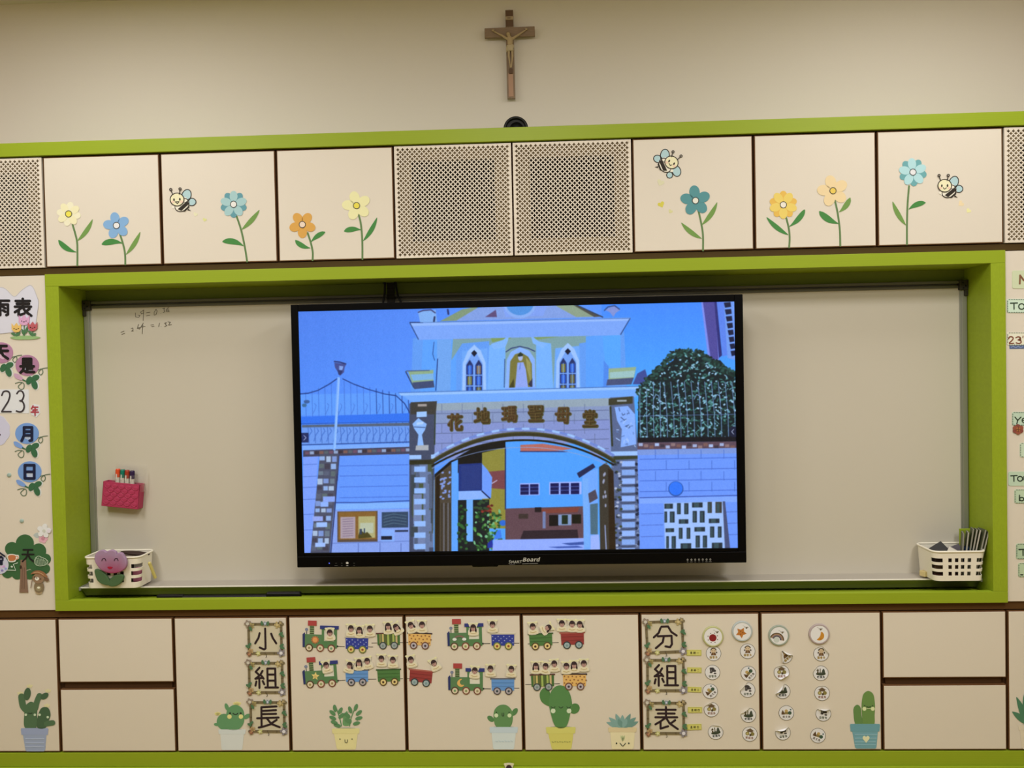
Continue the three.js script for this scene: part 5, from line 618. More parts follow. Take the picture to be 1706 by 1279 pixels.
// ---------------------------------------------------------------- left side panel
const MID = [0.75, 0.65, 0.54], N = (hex, r = 0.7) => M(own(hex, MID), r);
const onPanel = (name, label, category, px, py, group, z = 0.0003) => { const p = at(px, py, z), t = thing(name, label, category, [p.x, p.y, z], group); return [t, Pen.on(t, z)]; };
const inkM = N('#1c1716', 0.6);
{ const [t, p] = onPanel('title_card', 'pale lilac wavy-topped title card at the upper left', 'card', 0, 555);
  const out = [[62.5, 520], [60, 538], [55, 548.5], [30, 552], [0, 555.5], [-50, 557], [-70, 540], [-70, 500], [-58, 484], [-48, 490], [-40, 497], [-26, 490], [-12, 480], [0, 478.5], [10, 481.5], [24, 494], [36, 484], [49, 475.5], [55.5, 479], [61, 492], [64.5, 504]];
  const b = p.shape('card', out, N('#dcd2d0'), 0, { t: 0.0012, smooth: 4 }); p.put('border', p.geo(ribbon(curve([...out, out[0]], false, 4), 0.8), 3, 0.0003), N('#a89c98'), b);
  p.strokes('character', glyph('雨', -15, 498, 17, 526.5), 4.3, inkM, 4, { t: 0.001 }); p.strokes('character', glyph('表', 23, 497, 54, 527), 4.3, inkM, 4, { t: 0.001 }); }
{ const [t, p] = onPanel('tulip_magnet', 'three smiling tulips on a strip of grass, below the title card', 'magnet', 42, 565, undefined, 0.0022);
  p.shape('grass', [[17, 562], [30, 559.5], [45, 558.8], [60, 560], [67.5, 562], [60, 564.5], [42, 565.5], [25, 565]], N('#82a05a'), 0, { t: 0.001, smooth: true });
  const stem = N('#3f6a3c'); for (const [x, y, y2] of [[28, 552, 560], [40.5, 541, 559], [54.5, 551, 560]]) p.strokes('stem', [[[x, y], [x, y2]]], 1.6, stem, 0, { t: 0.001 });
  for (const [B, T, q] of [[[28, 560], [18.5, 555.5], 0.2], [[28.5, 560], [34, 553.5], -0.2], [[40, 559], [36.5, 548], 0.1], [[40.5, 557], [46.5, 542.5], 0.1], [[54, 560], [47, 551], 0.15], [[55, 560], [60, 555], -0.1]]) leafShape(p, B, T, 4.6, q, false, stem, undefined, 2);
  for (const [x, y, c, r] of [[40.8, 533.5, '#c98ba4', 9], [28, 546, '#d9a743', 8], [55, 544, '#b24a4c', 8]]) { const f = p.shape('tulip', [[x - r, y - r * 0.95], [x - r * 0.52, y - r * 0.35], [x, y - r * 1.05], [x + r * 0.52, y - r * 0.35], [x + r, y - r * 0.95], [x + r * 0.98, y + r * 0.3], [x + r * 0.55, y + r * 0.82], [x, y + r * 0.95], [x - r * 0.55, y + r * 0.82], [x - r * 0.98, y + r * 0.3]], N(c), 4, { t: 0.0012 }); for (const s of [-1, 1]) p.ell('eye', x + s * 3.6, y + 1.2, 0.9, 0.9, inkM, 8, { parent: f, n: 10 }); p.strokes('smile', [[[x - 1.2, y + 2], [x, y + 2.9], [x + 1.2, y + 2]]], 0.7, inkM, 8, { parent: f, smooth: true }); } }
function glory(label, cx, cy, c, fill, bud, charCol, dots) {
  const [t, p] = onPanel('morning_glory_magnet', label, 'magnet', cx, cy + 34, 'morning glory character magnets'), g = N('#2a5c34'), vine = N('#566648');
  const d = p.ell('disc', cx, cy, 19.6, 17.4, N(fill), 0, { t: 0.0015, n: 40 }); p.shape('highlight', [[cx - 5, cy + 2], [cx + 6, cy + 1], [cx + 9, cy + 8], [cx + 3, cy + 11], [cx - 4, cy + 8]], N(dots), 4, { parent: d });
  for (const [x, y, rx, ry, r] of [[3.5, 25, 7.2, 4.6, -65], [14, 20.5, 6.8, 4.6, -25], [12.5, 32, 8, 4.8, 72]]) { const lf = p.ell('leaf', cx + x, cy + y, rx, ry, g, 5 + (r + 70) / 200, { rot: r, t: 0.0012 }); p.ell('white_edge', cx + x + 0.4, cy + y + 0.6, rx + 1.3, ry + 1.3, N('#d9d2c2'), 0.4 + (r + 70) / 300, { rot: r, parent: lf }); }
  const coil = (x, y, s) => p.strokes('tendril', [[[x - 9 * s, y - 3], [x - 2 * s, y - 5], [x + 5 * s, y - 3], [x + 5 * s, y + 5], [x, y + 7], [x - 4 * s, y + 2], [x + 2 * s, y - 4]]], 1.3, vine, 2, { smooth: true }); coil(cx - 11, cy + 33, 1); p.strokes('tendril', [[[cx + 17, cy + 8], [cx + 24, cy + 6], [cx + 26, cy + 12], [cx + 22, cy + 16], [cx + 19, cy + 11], [cx + 25, cy + 5.5], [cx + 34, cy + 4]]], 1.3, vine, 2, { smooth: true });
  const b = p.shape('bud', [[cx - 22, cy + 14], [cx - 18, cy + 13.5], [cx - 9, cy + 19], [cx - 5, cy + 25], [cx - 13, cy + 24], [cx - 20, cy + 20]], N(bud), 3, { smooth: true, t: 0.001 }); p.strokes('sepal', [[[cx - 7, cy + 24], [cx - 3, cy + 26]]], 2.2, g, 5, { parent: b });
  p.strokes('character', c, 4.4, N(charCol, 0.5), 6, { t: 0.001 });
}
glory('plum round flower magnet with the sky character, cut by the left edge', 2.5, 587.5, glyph('天', -12, 573, 15.5, 598.5), '#a96d85', '#b98898', '#1b1514', '#c79aa8');
glory('plum round flower magnet with the leaf just above the number card', 45.7, 608.5, glyph('是', 33.5, 596, 58.5, 621), '#a2687f', '#b98898', '#1b1514', '#d6ccd2');
glory('blue round flower magnet with the moon character below the red sign', 45.3, 721.8, glyph('月', 35, 710, 57.5, 735), '#5f86b6', '#6d8fc0', '#161b33', '#b9c4d8');
glory('blue round flower magnet with the boxed sun character, lower one', 49.7, 785.6, glyph('日', 37, 773, 63, 798), '#5f86b6', '#6d8fc0', '#131833', '#c2c8d4');
{ const [t, p] = onPanel('number_card', 'white card with thin black numerals twenty-three', 'card', 10, 689); p.shape('card', [[-45, 648.6], [48, 648.6], [48.6, 688.4], [-45, 688.2]], N('#ded6cb'), 0, { t: 0.0008 });
  for (const [c, x0, x1] of [['2', 2, 20.5], ['3', 26.5, 43]]) p.strokes('digit', c === '2' ? [curve(glyph('2', x0, 650.5, x1, 686.5)[0].slice(0, 6), false, 6), glyph('2', x0, 650.5, x1, 686.5)[0].slice(5)] : [glyph('3', x0, 650.5, x1, 686.5)[0].slice(0, 6), glyph('3', x0, 650.5, x1, 686.5)[0].slice(5)].map((l) => curve(l, false, 6)), 2.6, N('#3a3030'), 3, {}); }
{ const [t, p] = onPanel('year_sign', 'small red year character on a white cut sign beside the number card', 'magnet', 58, 694); p.shape('backing', [[52, 676], [57, 673], [66, 675], [67, 688], [61, 695], [52, 690]], N('#e2dcd2'), 0, { t: 0.0012 }); p.strokes('character', glyph('年', 52, 675, 65, 692), 2.2, N('#a32832'), 4, { t: 0.0008 }); }
{ const [t, p] = onPanel('scalloped_card', 'pale lilac scalloped card cut by the left edge', 'card', -10, 745), q = Array.from({ length: 48 }, (_, i) => { const a = i / 48 * 2 * Math.PI, r = 26.5 + 1.4 * Math.abs(Math.sin(a * 5)); return [-10.5 + Math.cos(a) * r, 717 + Math.sin(a) * r]; }); p.shape('card', q, N('#c9bec8'), 0, { t: 0.001 }); p.ell('dot', 0.2, 724, 1.6, 1.6, N('#4a3a44'), 3, { n: 12 }); }
for (const [label, x, y, r] of [['small grey-green button magnet left of the boxed sun character', 15.6, 791, 3.4], ['small teal-grey button magnet above the paper tree', 36.6, 867.4, 3.2]]) { const p = at(x, y, 0.0003), t = thing('button_magnet', label, 'magnet', [p.x, p.y, 0.0003], 'small button magnets'); const R = r * 0.00228; mesh('cap', new THREE.LatheGeometry([[0, 0.005], [R * 0.6, 0.0048], [R * 0.95, 0.0035], [R, 0.002], [R, 0]].map((v) => new THREE.Vector2(...v)).reverse(), 24).rotateX(Math.PI / 2), N('#8d9c88', 0.35), t); }
{ const [t, p] = onPanel('flower_magnet', 'white and pink paper blossoms with a grey-green leaf above the tree', 'magnet', 73, 903); leafShape(p, [68, 893], [56, 891.5], 9, 0.1, false, N('#a3a598'), undefined, 0);
  const pk = p.ell('pink_blossom', 72, 897, 3, 3, N('#b9727a'), 3); for (let i = 0; i < 5; i++) p.ell('petal', 72 + Math.cos(i * 1.257) * 4.2, 897 + Math.sin(i * 1.257) * 4.2, 3.8, 3.3, N('#cf9298'), 1 + i % 2, { parent: pk, t: 0.0006 });
  const w = p.ell('white_blossom', 74, 883.8, 2.6, 2.6, N('#b9b39a'), 8); for (let i = 0; i < 5; i++) p.ell('petal', 74 + Math.cos(i * 1.257 - 1.4) * 7, 883.8 + Math.sin(i * 1.257 - 1.4) * 7, 5, 4.2, N('#e6dccd'), 5 + i % 2, { parent: w, rot: i * 72 - 80, t: 0.0008 }); p.ell('button', 82.5, 884.3, 3.2, 3.2, N('#e6d2cd'), 9, { t: 0.0008 }); }
{ const [t, p] = onPanel('paper_tree', 'dark green cut-out tree with a brown trunk and sky character', 'cutout', 40, 987);
  const gm = N('#2f5a2c'), lobes = [[41.6, 905, 15], [20, 914, 11.5], [64.5, 917.5, 12.5], [76, 931, 9], [75, 947, 8.5], [13, 953, 9.8], [29, 956, 9], [50, 957, 8], [62, 953, 8.5], [42, 930, 19], [25, 935, 15], [60, 937, 14]]; mesh('crown', lobes.map(([x, y, r], i) => p.geo(ellipse(x, y, r, r, 0, 30), i * 0.06, 0.0012)), gm, t);
  p.shape('trunk', [[35, 932], [44, 932], [45, 955], [47.6, 986.5], [33, 986.5], [34.5, 955]], N('#7f5c42'), 5, { t: 0.0008 }); p.ell('knot_hole', 35.5, 944, 1.8, 3, N('#3a2418'), 8, { n: 14 }); for (const x of [38, 41.5]) p.strokes('bark_line', [[[x, 945], [x - 0.5, 980]]], 0.7, N('#6b4a36'), 8);
  p.strokes('character', glyph('天', 36.5, 912.5, 58, 936), 2.6, inkM, 6, { t: 0.0008 }); }
{ const [t, p] = onPanel('teacup_magnet', 'orange teacup cut-out with white edge on the paper tree', 'magnet', 20, 935, undefined, 0.0042); p.shape('edge', [[13, 924], [20, 922.5], [27, 924], [31, 924.5], [31.5, 930], [27, 933], [25, 935.5], [15, 935.5], [12.5, 930]], N('#d9cfb8'), 0, { t: 0.0008, smooth: true }); p.shape('cup', [[14.3, 925.6], [20, 924], [26, 925.6], [25, 932.5], [21, 934], [16, 933.5], [14.5, 931]], N('#b9642c'), 3, { smooth: true }); p.ring('handle', 28, 928.5, 3, 3.2, 1.1, N('#c8743a'), 3); }
{ const [t, p] = onPanel('character_magnet', 'round patterned magnet with a black character, cut by the left edge beside the tree', 'magnet', 0, 957, undefined, 0.0026); const b = p.ell('disc', 0, 941, 14.5, 15, N('#d5cfd6'), 0, { t: 0.001 }); for (const [x, y, c] of [[-6, 947, '#5a5f9c'], [4, 950, '#7a6a9c'], [7, 943, '#b98ab0'], [-2, 953, '#5f6ab0'], [10, 947, '#8a8fb8'], [3, 944, '#d2a8c0']]) p.ell('spot', x, y, 2.2, 2, N(c), 3, { parent: b, n: 12 }); p.strokes('character', glyph('會', -12, 919, 9.5, 940), 2.4, N('#171a2c'), 4, { t: 0.0008 });
  p.put('white_star', p.geo(ribbon([[12, 949], [27, 949.5], [23, 939.5], [30, 937]], 1.2), 6, 0.0004), N('#c9ccb0'), t); p.shape('star_core', starPts(20.5, 943.5, 2.4, 1), N('#c9ccb0'), 6); }
{ const [t, p] = onPanel('lace_cloud', 'white crochet-look cloud patch on the right of the paper tree', 'patch', 69, 942, undefined, 0.0042); const e = [[57.5, 936], [59, 930], [64, 926], [70, 928.5], [76, 931], [80, 936], [75, 941], [66, 942.5], [60, 940.5]]; p.put('edge', p.geo(ribbon(curve([...e, e[0]], false, 4), 1), 0, 0.0004), N('#a9b48c'), t); const th = []; for (let i = 0; i < 8; i++) { th.push([[59 + i * 2.6, 928 + (i > 5 ? 4 : 0)], [58 + i * 2.6 + 3, 941]]); } for (let i = 0; i < 5; i++) th.push([[59, 930 + i * 2.4], [78 - Math.abs(i - 3) * 2, 932 + i * 2]]); p.strokes('mesh', th, 0.6, N('#8fa07a'), 0); }
{ const [t, p] = onPanel('bear_magnet', 'brown bear cut-out with a brown hat at the foot of the paper tree', 'magnet', 65, 988, undefined, 0.0042), br = N('#8a6644'), bd = N('#6f4d30');
  p.shape('body', [[57, 975], [60, 970], [66, 968], [72, 972], [73, 980], [69, 987], [62, 987.5], [58, 983]], N('#7c6440'), 0, { smooth: true, t: 0.001 }); p.ell('tummy', 65, 980, 4.6, 4.2, N('#8f7b50'), 3, { t: 0.0005 }); p.ell('white_patch', 65, 978.5, 2.4, 1.7, N('#dccfa8'), 5, {});
  const h = p.ell('head', 64.5, 963, 9.2, 8.6, br, 3, { t: 0.001 }); p.ell('ear', 78, 965, 4, 3, bd, 2, { rot: 20, t: 0.001 }); p.shape('hat', [[52, 956], [58, 950.5], [68, 950], [76, 954.5], [80, 961.5], [74, 960], [64, 955.5], [56, 955.5]], N('#8c5a30'), 6, { smooth: true, t: 0.0008 }); p.strokes('hat_band', [[[57, 953.5], [65, 952.8], [74, 957.5]]], 1, N('#b98a58'), 9, { smooth: true });
  p.ell('muzzle', 62.5, 963.5, 3.4, 2.9, N('#d9cbb0'), 7, { parent: h }); p.ell('nose', 62.3, 962, 1, 0.8, inkM, 9, { parent: h, n: 10 }); p.ell('eye', 58.3, 960.5, 0.9, 1, inkM, 7, { parent: h, n: 10 }); p.ell('eye', 68.3, 963.8, 0.9, 1, inkM, 7, { parent: h, n: 10 }); p.strokes('strap', [[[54.5, 960], [51.5, 979]]], 1.1, bd, 1); p.strokes('foot', [[[60, 987], [65, 988.5], [70, 987]]], 1.4, N('#a8885c'), 2, { smooth: true }); }

// ---------------------------------------------------------------- right side panel
function wordCard(label, x0, y0, y1, fill, stitched, text) {
  const [t, p] = onPanel('word_card', label, 'word card', x0 + 30, y1, 'word cards on the right panel'), x1 = x0 + 66, r = 3, q = [];
  for (const [cx, cy, a] of [[x1 - r, y0 + r, -90], [x1 - r, y1 - r, 0], [x0 + r, y1 - r, 90], [x0 + r, y0 + r, 180]]) for (let i = 0; i <= 4; i++) { const A = (a + i * 22.5) * Math.PI / 180; q.push([cx + Math.cos(A) * r, cy + Math.sin(A) * r]); }
  p.shape('card', q, N(fill), 0, { t: 0.0014 });
  if (stitched) { const d = []; for (let x = x0 + 3; x < x1 - 3; x += 4) d.push([[x, y0 + 0.8], [x + 2, y0 + 0.8]], [[x, y1 - 0.8], [x + 2, y1 - 0.8]]); for (let y = y0 + 3; y < y1 - 3; y += 4) d.push([[x0 + 0.8, y], [x0 + 0.8, y + 2]]); p.strokes('stitching', d, 0.9, N('#54614a'), 4); }
  for (const [lines, w, c, sm] of text) p.strokes('letter', typeof lines === 'string' ? poly(lines) : lines, w, N(c), 4, { smooth: sm });
}
const O = (x, y, rx, ry) => [ellipse(x, y, rx, ry, 0, 16).concat([[x + rx, y]])];
wordCard('olive green word card with a brown capital letter, top right', 1686, 450.6, 480.5, '#b9b98a', false, [['1698.5,472.5 1699,458.5 1705,467 1712,457 1713,471', 2.8, '#7a4a28']]);
wordCard('mint stitched word card second from top, right panel', 1677.4, 498, 521, '#b9c6a4', true, [['1683,505 1694.5,504.6;1688.8,505 1689,515', 1.9, '#23301c'], [O(1701.5, 510.5, 4.8, 4.6), 1.9, '#23301c', true]]);
wordCard('cream stitched number card with brown numerals, right panel', 1677.6, 553.7, 575, '#d3c7a4', true, [['1680,564 1681.5,561.2 1685.5,561 1687.5,563.5 1685.5,567 1681,571.8 1688.5,571.6', 2, '#7a3f22', true], ['1692,562.5 1696,561 1699.5,562.5 1699,565 1695.5,566 1700,567.5 1700.5,570.5 1697,572 1692.5,571', 2, '#7a3f22', true], ['1704,559.5 1703.6,562.5', 1.4, '#7a3f22']]);
{ const [t, p] = onPanel('tape_strip', 'dark blue scribbled tape strip under the cream number card', 'tape', 1700, 581); p.shape('tape', [[1681.5, 575.4], [1745, 574.5], [1745, 580.2], [1681.8, 581]], N('#4a5a78'), 0, { t: 0.0006 }); p.strokes('scribble', [[[1684, 578.5], [1688, 577], [1692, 579], [1696, 577], [1700, 578.8], [1704, 577]]], 0.8, N('#8f9ab0'), 2, { smooth: true }); }
wordCard('mint stitched word card directly above the brown flower', 1685.8, 686, 708.6, '#aab996', true, [['1690.5,694.5 1695,700 1700.5,694.5;1695,700 1693.5,705.5', 1.8, '#27341e'], ['1702.5,700 1708,699.5 1707,696.5 1703.5,697 1702.5,701 1705,704 1708.5,703', 1.6, '#27341e', true]]);
{ const [t, p] = onPanel('flower_magnet', 'brown-orange six-petal flower magnet on the right panel', 'magnet', 1696, 724, undefined, 0.0026); for (let i = 0; i < 6; i++) { const a = i / 6 * 2 * Math.PI + 0.5; p.ell('petal', 1696 + Math.cos(a) * 5.2, 715 + Math.sin(a) * 5, 4.2, 3.7, N(i % 2 ? '#8f4428' : '#7f3a2c'), i % 2, { t: 0.0008 }); } const c = p.ell('flower_centre', 1696, 715, 3.6, 3.6, N('#a85f22'), 4); p.strokes('cross', [[[1696, 711], [1696, 719]], [[1692.5, 715], [1699.5, 715]]], 0.8, N('#5c2a18'), 6, { parent: c }); }
wordCard('blank mint card below the brown flower', 1698.8, 737.6, 761.3, '#b3bd99', true, []);
wordCard('mint unstitched word card below the blank card', 1679.8, 785.4, 809, '#aab893', false, [['1683.5,792.4 1694,791.8;1688.6,792.4 1688.8,801.5', 1.9, '#22301f'], [O(1699, 797.2, 4.2, 4), 1.9, '#22301f', true], ['1705.5,793.5 1705.6,799', 1.8, '#22301f']]);
wordCard('mint word card with a single lower-case letter, right panel', 1689.8, 815, 838.2, '#a9b68d', true, [['1698,824.5 1698,833.6', 1.9, '#1f2e1c'], [O(1701.8, 831, 3.6, 2.8), 1.8, '#1f2e1c', true]]);
wordCard('mint stitched word card second from bottom, right panel', 1692.6, 905.2, 931, '#9fae83', true, [['1697,915 1712,914.6;1704,915 1704,924.8', 2, '#23301c']]);
wordCard('lowest mint stitched card, marked with one dash', 1696, 937.5, 960.8, '#a6b385', true, [['1700,957 1703.6,957', 1.9, '#1d2618']]);
// ---------------------------------------------------------------- things in the niche
{ // pink scaled holder on the whiteboard
  const zb = -0.1485, c = at(204, 847, -0.11), t = thing('pen_holder', 'pink open box with fish-scale relief tilted on the whiteboard', 'pen holder', [c.x - 0.011, c.y + 0.004, zb]); t.rotation.z = -6.4 * Math.PI / 180;
  const pk = M('#b03a5c', 0.45), w = 0.15, h = 0.1, d = 0.04;
  mesh('box', [rspan(-w / 2, w / 2, 0, 0.003, 0.001, d, 0.001), rspan(-w / 2, w / 2, 0, h, d - 0.003, d, 0.0012), rspan(-w / 2, -w / 2 + 0.003, 0, h, 0.001, d, 0.0012), rspan(w / 2 - 0.003, w / 2, 0, h, 0.001, d, 0.0012), rspan(-w / 2, w / 2, 0, h, 0.001, 0.004, 0.001)], pk, t);
  for (let r = 0; r < 6; r++) for (let k = 0; k < 5; k++) { const x = -0.056 + k * 0.0285 + (r % 2) * 0.0142, y = 0.088 - r * 0.0165; if (x > 0.066 || y < 0.012) continue; const s = mesh('scale', [new THREE.TorusGeometry(0.0122, 0.0021, 6, 14, Math.PI * 0.86).rotateZ(Math.PI * 1.07).translate(x, y, d), new THREE.SphereGeometry(0.0112, 16, 8).scale(1, 0.75, 0.14).translate(x, y - 0.004, d - 0.0003)], pk, t); }
  const caps = [['orange', '#d9502a'], ['teal green', '#157a66'], ['rust red', '#a83a26'], ['dark purple', '#33224a']];
  [[194.3, 789], [202.3, 790], [210, 791], [218.2, 792]].forEach(([px, py], i) => {
    const p = at(px, py, -0.128), m = thing('marker_pen', `upright whiteboard marker with ${caps[i][0]} cap in the pink holder`, 'marker pen', [p.x, p.y - 0.098, -0.128], 'markers in the pink holder'), r = 0.0092; m.rotation.z = -3 * Math.PI / 180;
    const cyl = (r0, r1, y0, y1) => new THREE.CylinderGeometry(r1, r0, y1 - y0, 20).translate(0, (y0 + y1) / 2, 0);
    mesh('barrel', cyl(r * 0.92, r * 0.92, 0.012, 0.088), M('#d9d6c8', 0.35), m); const cp = mesh('cap', [cyl(r, r, 0.085, 0.114), cyl(r, r * 0.8, 0.114, 0.118)], M(caps[i][1], 0.35), m); mesh('clip', rspan(-0.002, 0.002, 0.076, 0.098, r, r + 0.0025, 0.0008), M('#e2e0d8', 0.3), cp); });
  const g = new THREE.MeshPhysicalMaterial({ color: '#ffffff', transmission: 1, thickness: 0, roughness: 0.22, ior: 1.3 }), a = at(186, 779, -0.125), b = at(237, 800, -0.125), s = thing('plastic_wallet', 'clear plastic marker wallet standing in the pink holder', 'wallet', [(a.x + b.x) / 2 + 0.004, b.y - 0.04, -0.139]); s.rotation.z = -5 * Math.PI / 180;
  mesh('back_sheet', rspan(-0.064, 0.064, 0, 0.104, -0.001, 0, 0.0004, 1), g, s); mesh('front_sheet', rspan(-0.064, 0.064, 0, 0.064, 0.024, 0.025, 0.0004, 1), g, s); mesh('side_fold', rspan(0.063, 0.064, 0, 0.09, 0, 0.024, 0.0004, 1), g, s);
}
function basket(label, pos, w, d, h, sideSlots) {                  // rounded perforated wall, origin at bottom centre of the front
  const t = thing('storage_basket', label, 'basket', pos, 'white plastic baskets on the pen tray'), R = Math.min(0.024, d / 2 - 0.005), TH = 0.0026, white = M('#efead9', 0.4);
  const per = []; // perimeter points with outward normals, starting at front left
  const arc = (cx, cz, a0) => { for (let i = 0; i <= 8; i++) { const a = a0 + i / 8 * Math.PI / 2; per.push([cx + Math.cos(a) * R, cz + Math.sin(a) * R, Math.cos(a), Math.sin(a)]); } };
  const line = (x0, z0, x1, z1, n, nx, nz) => { for (let i = 1; i < n; i++) per.push([x0 + (x1 - x0) * i / n, z0 + (z1 - z0) * i / n, nx, nz]); };
  const fx = w / 2 - R, nF = 64, nS = 10; line(-fx, 0, fx, 0, nF, 0, 1); arc(fx, -R, Math.PI / 2 - Math.PI / 2 * 0 - 0); per.splice(per.length - 9, 9); for (let i = 0; i <= 8; i++) { const a = Math.PI / 2 - i / 8 * Math.PI / 2; per.push([fx + Math.cos(a) * R, -R + Math.sin(a) * R, Math.cos(a), Math.sin(a)]); }
  line(w / 2, -R, w / 2, -d + R, nS, 1, 0); for (let i = 0; i <= 8; i++) { const a = -i / 8 * Math.PI / 2; per.push([fx + Math.cos(a) * R, -d + R + Math.sin(a) * R, Math.cos(a), Math.sin(a)]); }
  line(fx, -d, -fx, -d, nF, 0, -1); for (let i = 0; i <= 8; i++) { const a = -Math.PI / 2 - i / 8 * Math.PI / 2; per.push([-fx + Math.cos(a) * R, -d + R + Math.sin(a) * R, Math.cos(a), Math.sin(a)]); }
  line(-w / 2, -d + R, -w / 2, -R, nS, -1, 0); for (let i = 0; i <= 8; i++) { const a = Math.PI - i / 8 * Math.PI / 2; per.push([-fx + Math.cos(a) * R, -R + Math.sin(a) * R, Math.cos(a), Math.sin(a)]); }
  const n = per.length, rows = [0, 0.18, 0.315, 0.41, 0.545, 0.64, 0.775, 0.9, 1], solid = (i, j) => {
    if (![1, 3, 5].includes(j)) return true; const a = per[i], b = per[(i + 1) % n], x = (a[0] + b[0]) / 2, z = (a[1] + b[1]) / 2;
    if (z > -0.002) { const q = x / (w * 0.27); if (Math.abs(x) > fx - 0.008) return false; if (Math.abs(q) > 0.92) return true; const u = (q + 0.92) / 1.84 * 4, f = u - Math.floor(u); return f < 0.2 || f > 0.8; }
    if (z < -d + 0.002) return true; if (Math.abs(x) > w / 2 - R && z > -R - 0.004 && z < -0.0021) return false; return true; };
  const pos3 = [], P = (i, j, inn) => { const p = per[(i + n) % n], k = 0.93 + 0.07 * rows[j], o = inn ? TH : 0; return [(p[0] - p[2] * o) * k, rows[j] * h, (p[1] - p[3] * o + d / 2) * k - d / 2]; }, quad = (a, b, c, e) => [a, b, c, a, c, e].forEach((v) => pos3.push(...v));
  for (let i = 0; i < n; i++) for (let j = 0; j < rows.length - 1; j++) {
    if (!solid(i, j)) continue; quad(P(i, j), P(i, j + 1), P(i + 1, j + 1), P(i + 1, j)); quad(P(i, j, 1), P(i + 1, j, 1), P(i + 1, j + 1, 1), P(i, j + 1, 1));
    if (j === 0 || !solid(i, j - 1)) quad(P(i, j), P(i + 1, j), P(i + 1, j, 1), P(i, j, 1)); if (j === rows.length - 2 || !solid(i, j + 1)) quad(P(i, j + 1), P(i, j + 1, 1), P(i + 1, j + 1, 1), P(i + 1, j + 1));
    if (!solid((i + n - 1) % n, j)) quad(P(i, j), P(i, j, 1), P(i, j + 1, 1), P(i, j + 1)); if (!solid((i + 1) % n, j)) quad(P(i + 1, j), P(i + 1, j + 1), P(i + 1, j + 1, 1), P(i + 1, j, 1));
  }
  const g = new THREE.BufferGeometry(); g.setAttribute('position', new THREE.Float32BufferAttribute(pos3, 3)); g.computeVertexNormals(); const dbl = white.clone(); dbl.side = THREE.DoubleSide; mesh('wall', g, dbl, t);
  const rim = []; for (let i = 0; i < n; i++) rim.push([per[i][0], h, per[i][1]]); mesh('rim', new THREE.TubeGeometry(new THREE.CatmullRomCurve3(rim.filter((_, i) => i % 2 === 0).map((p) => new THREE.Vector3(...p)), true), 160, 0.004, 8, true), white, t);
  mesh('base', span(-w / 2 * 0.93 + 0.011, w / 2 * 0.93 - 0.011, 0.0005, 0.0035, -d * 0.9, -d * 0.1), white, t); return t;
}
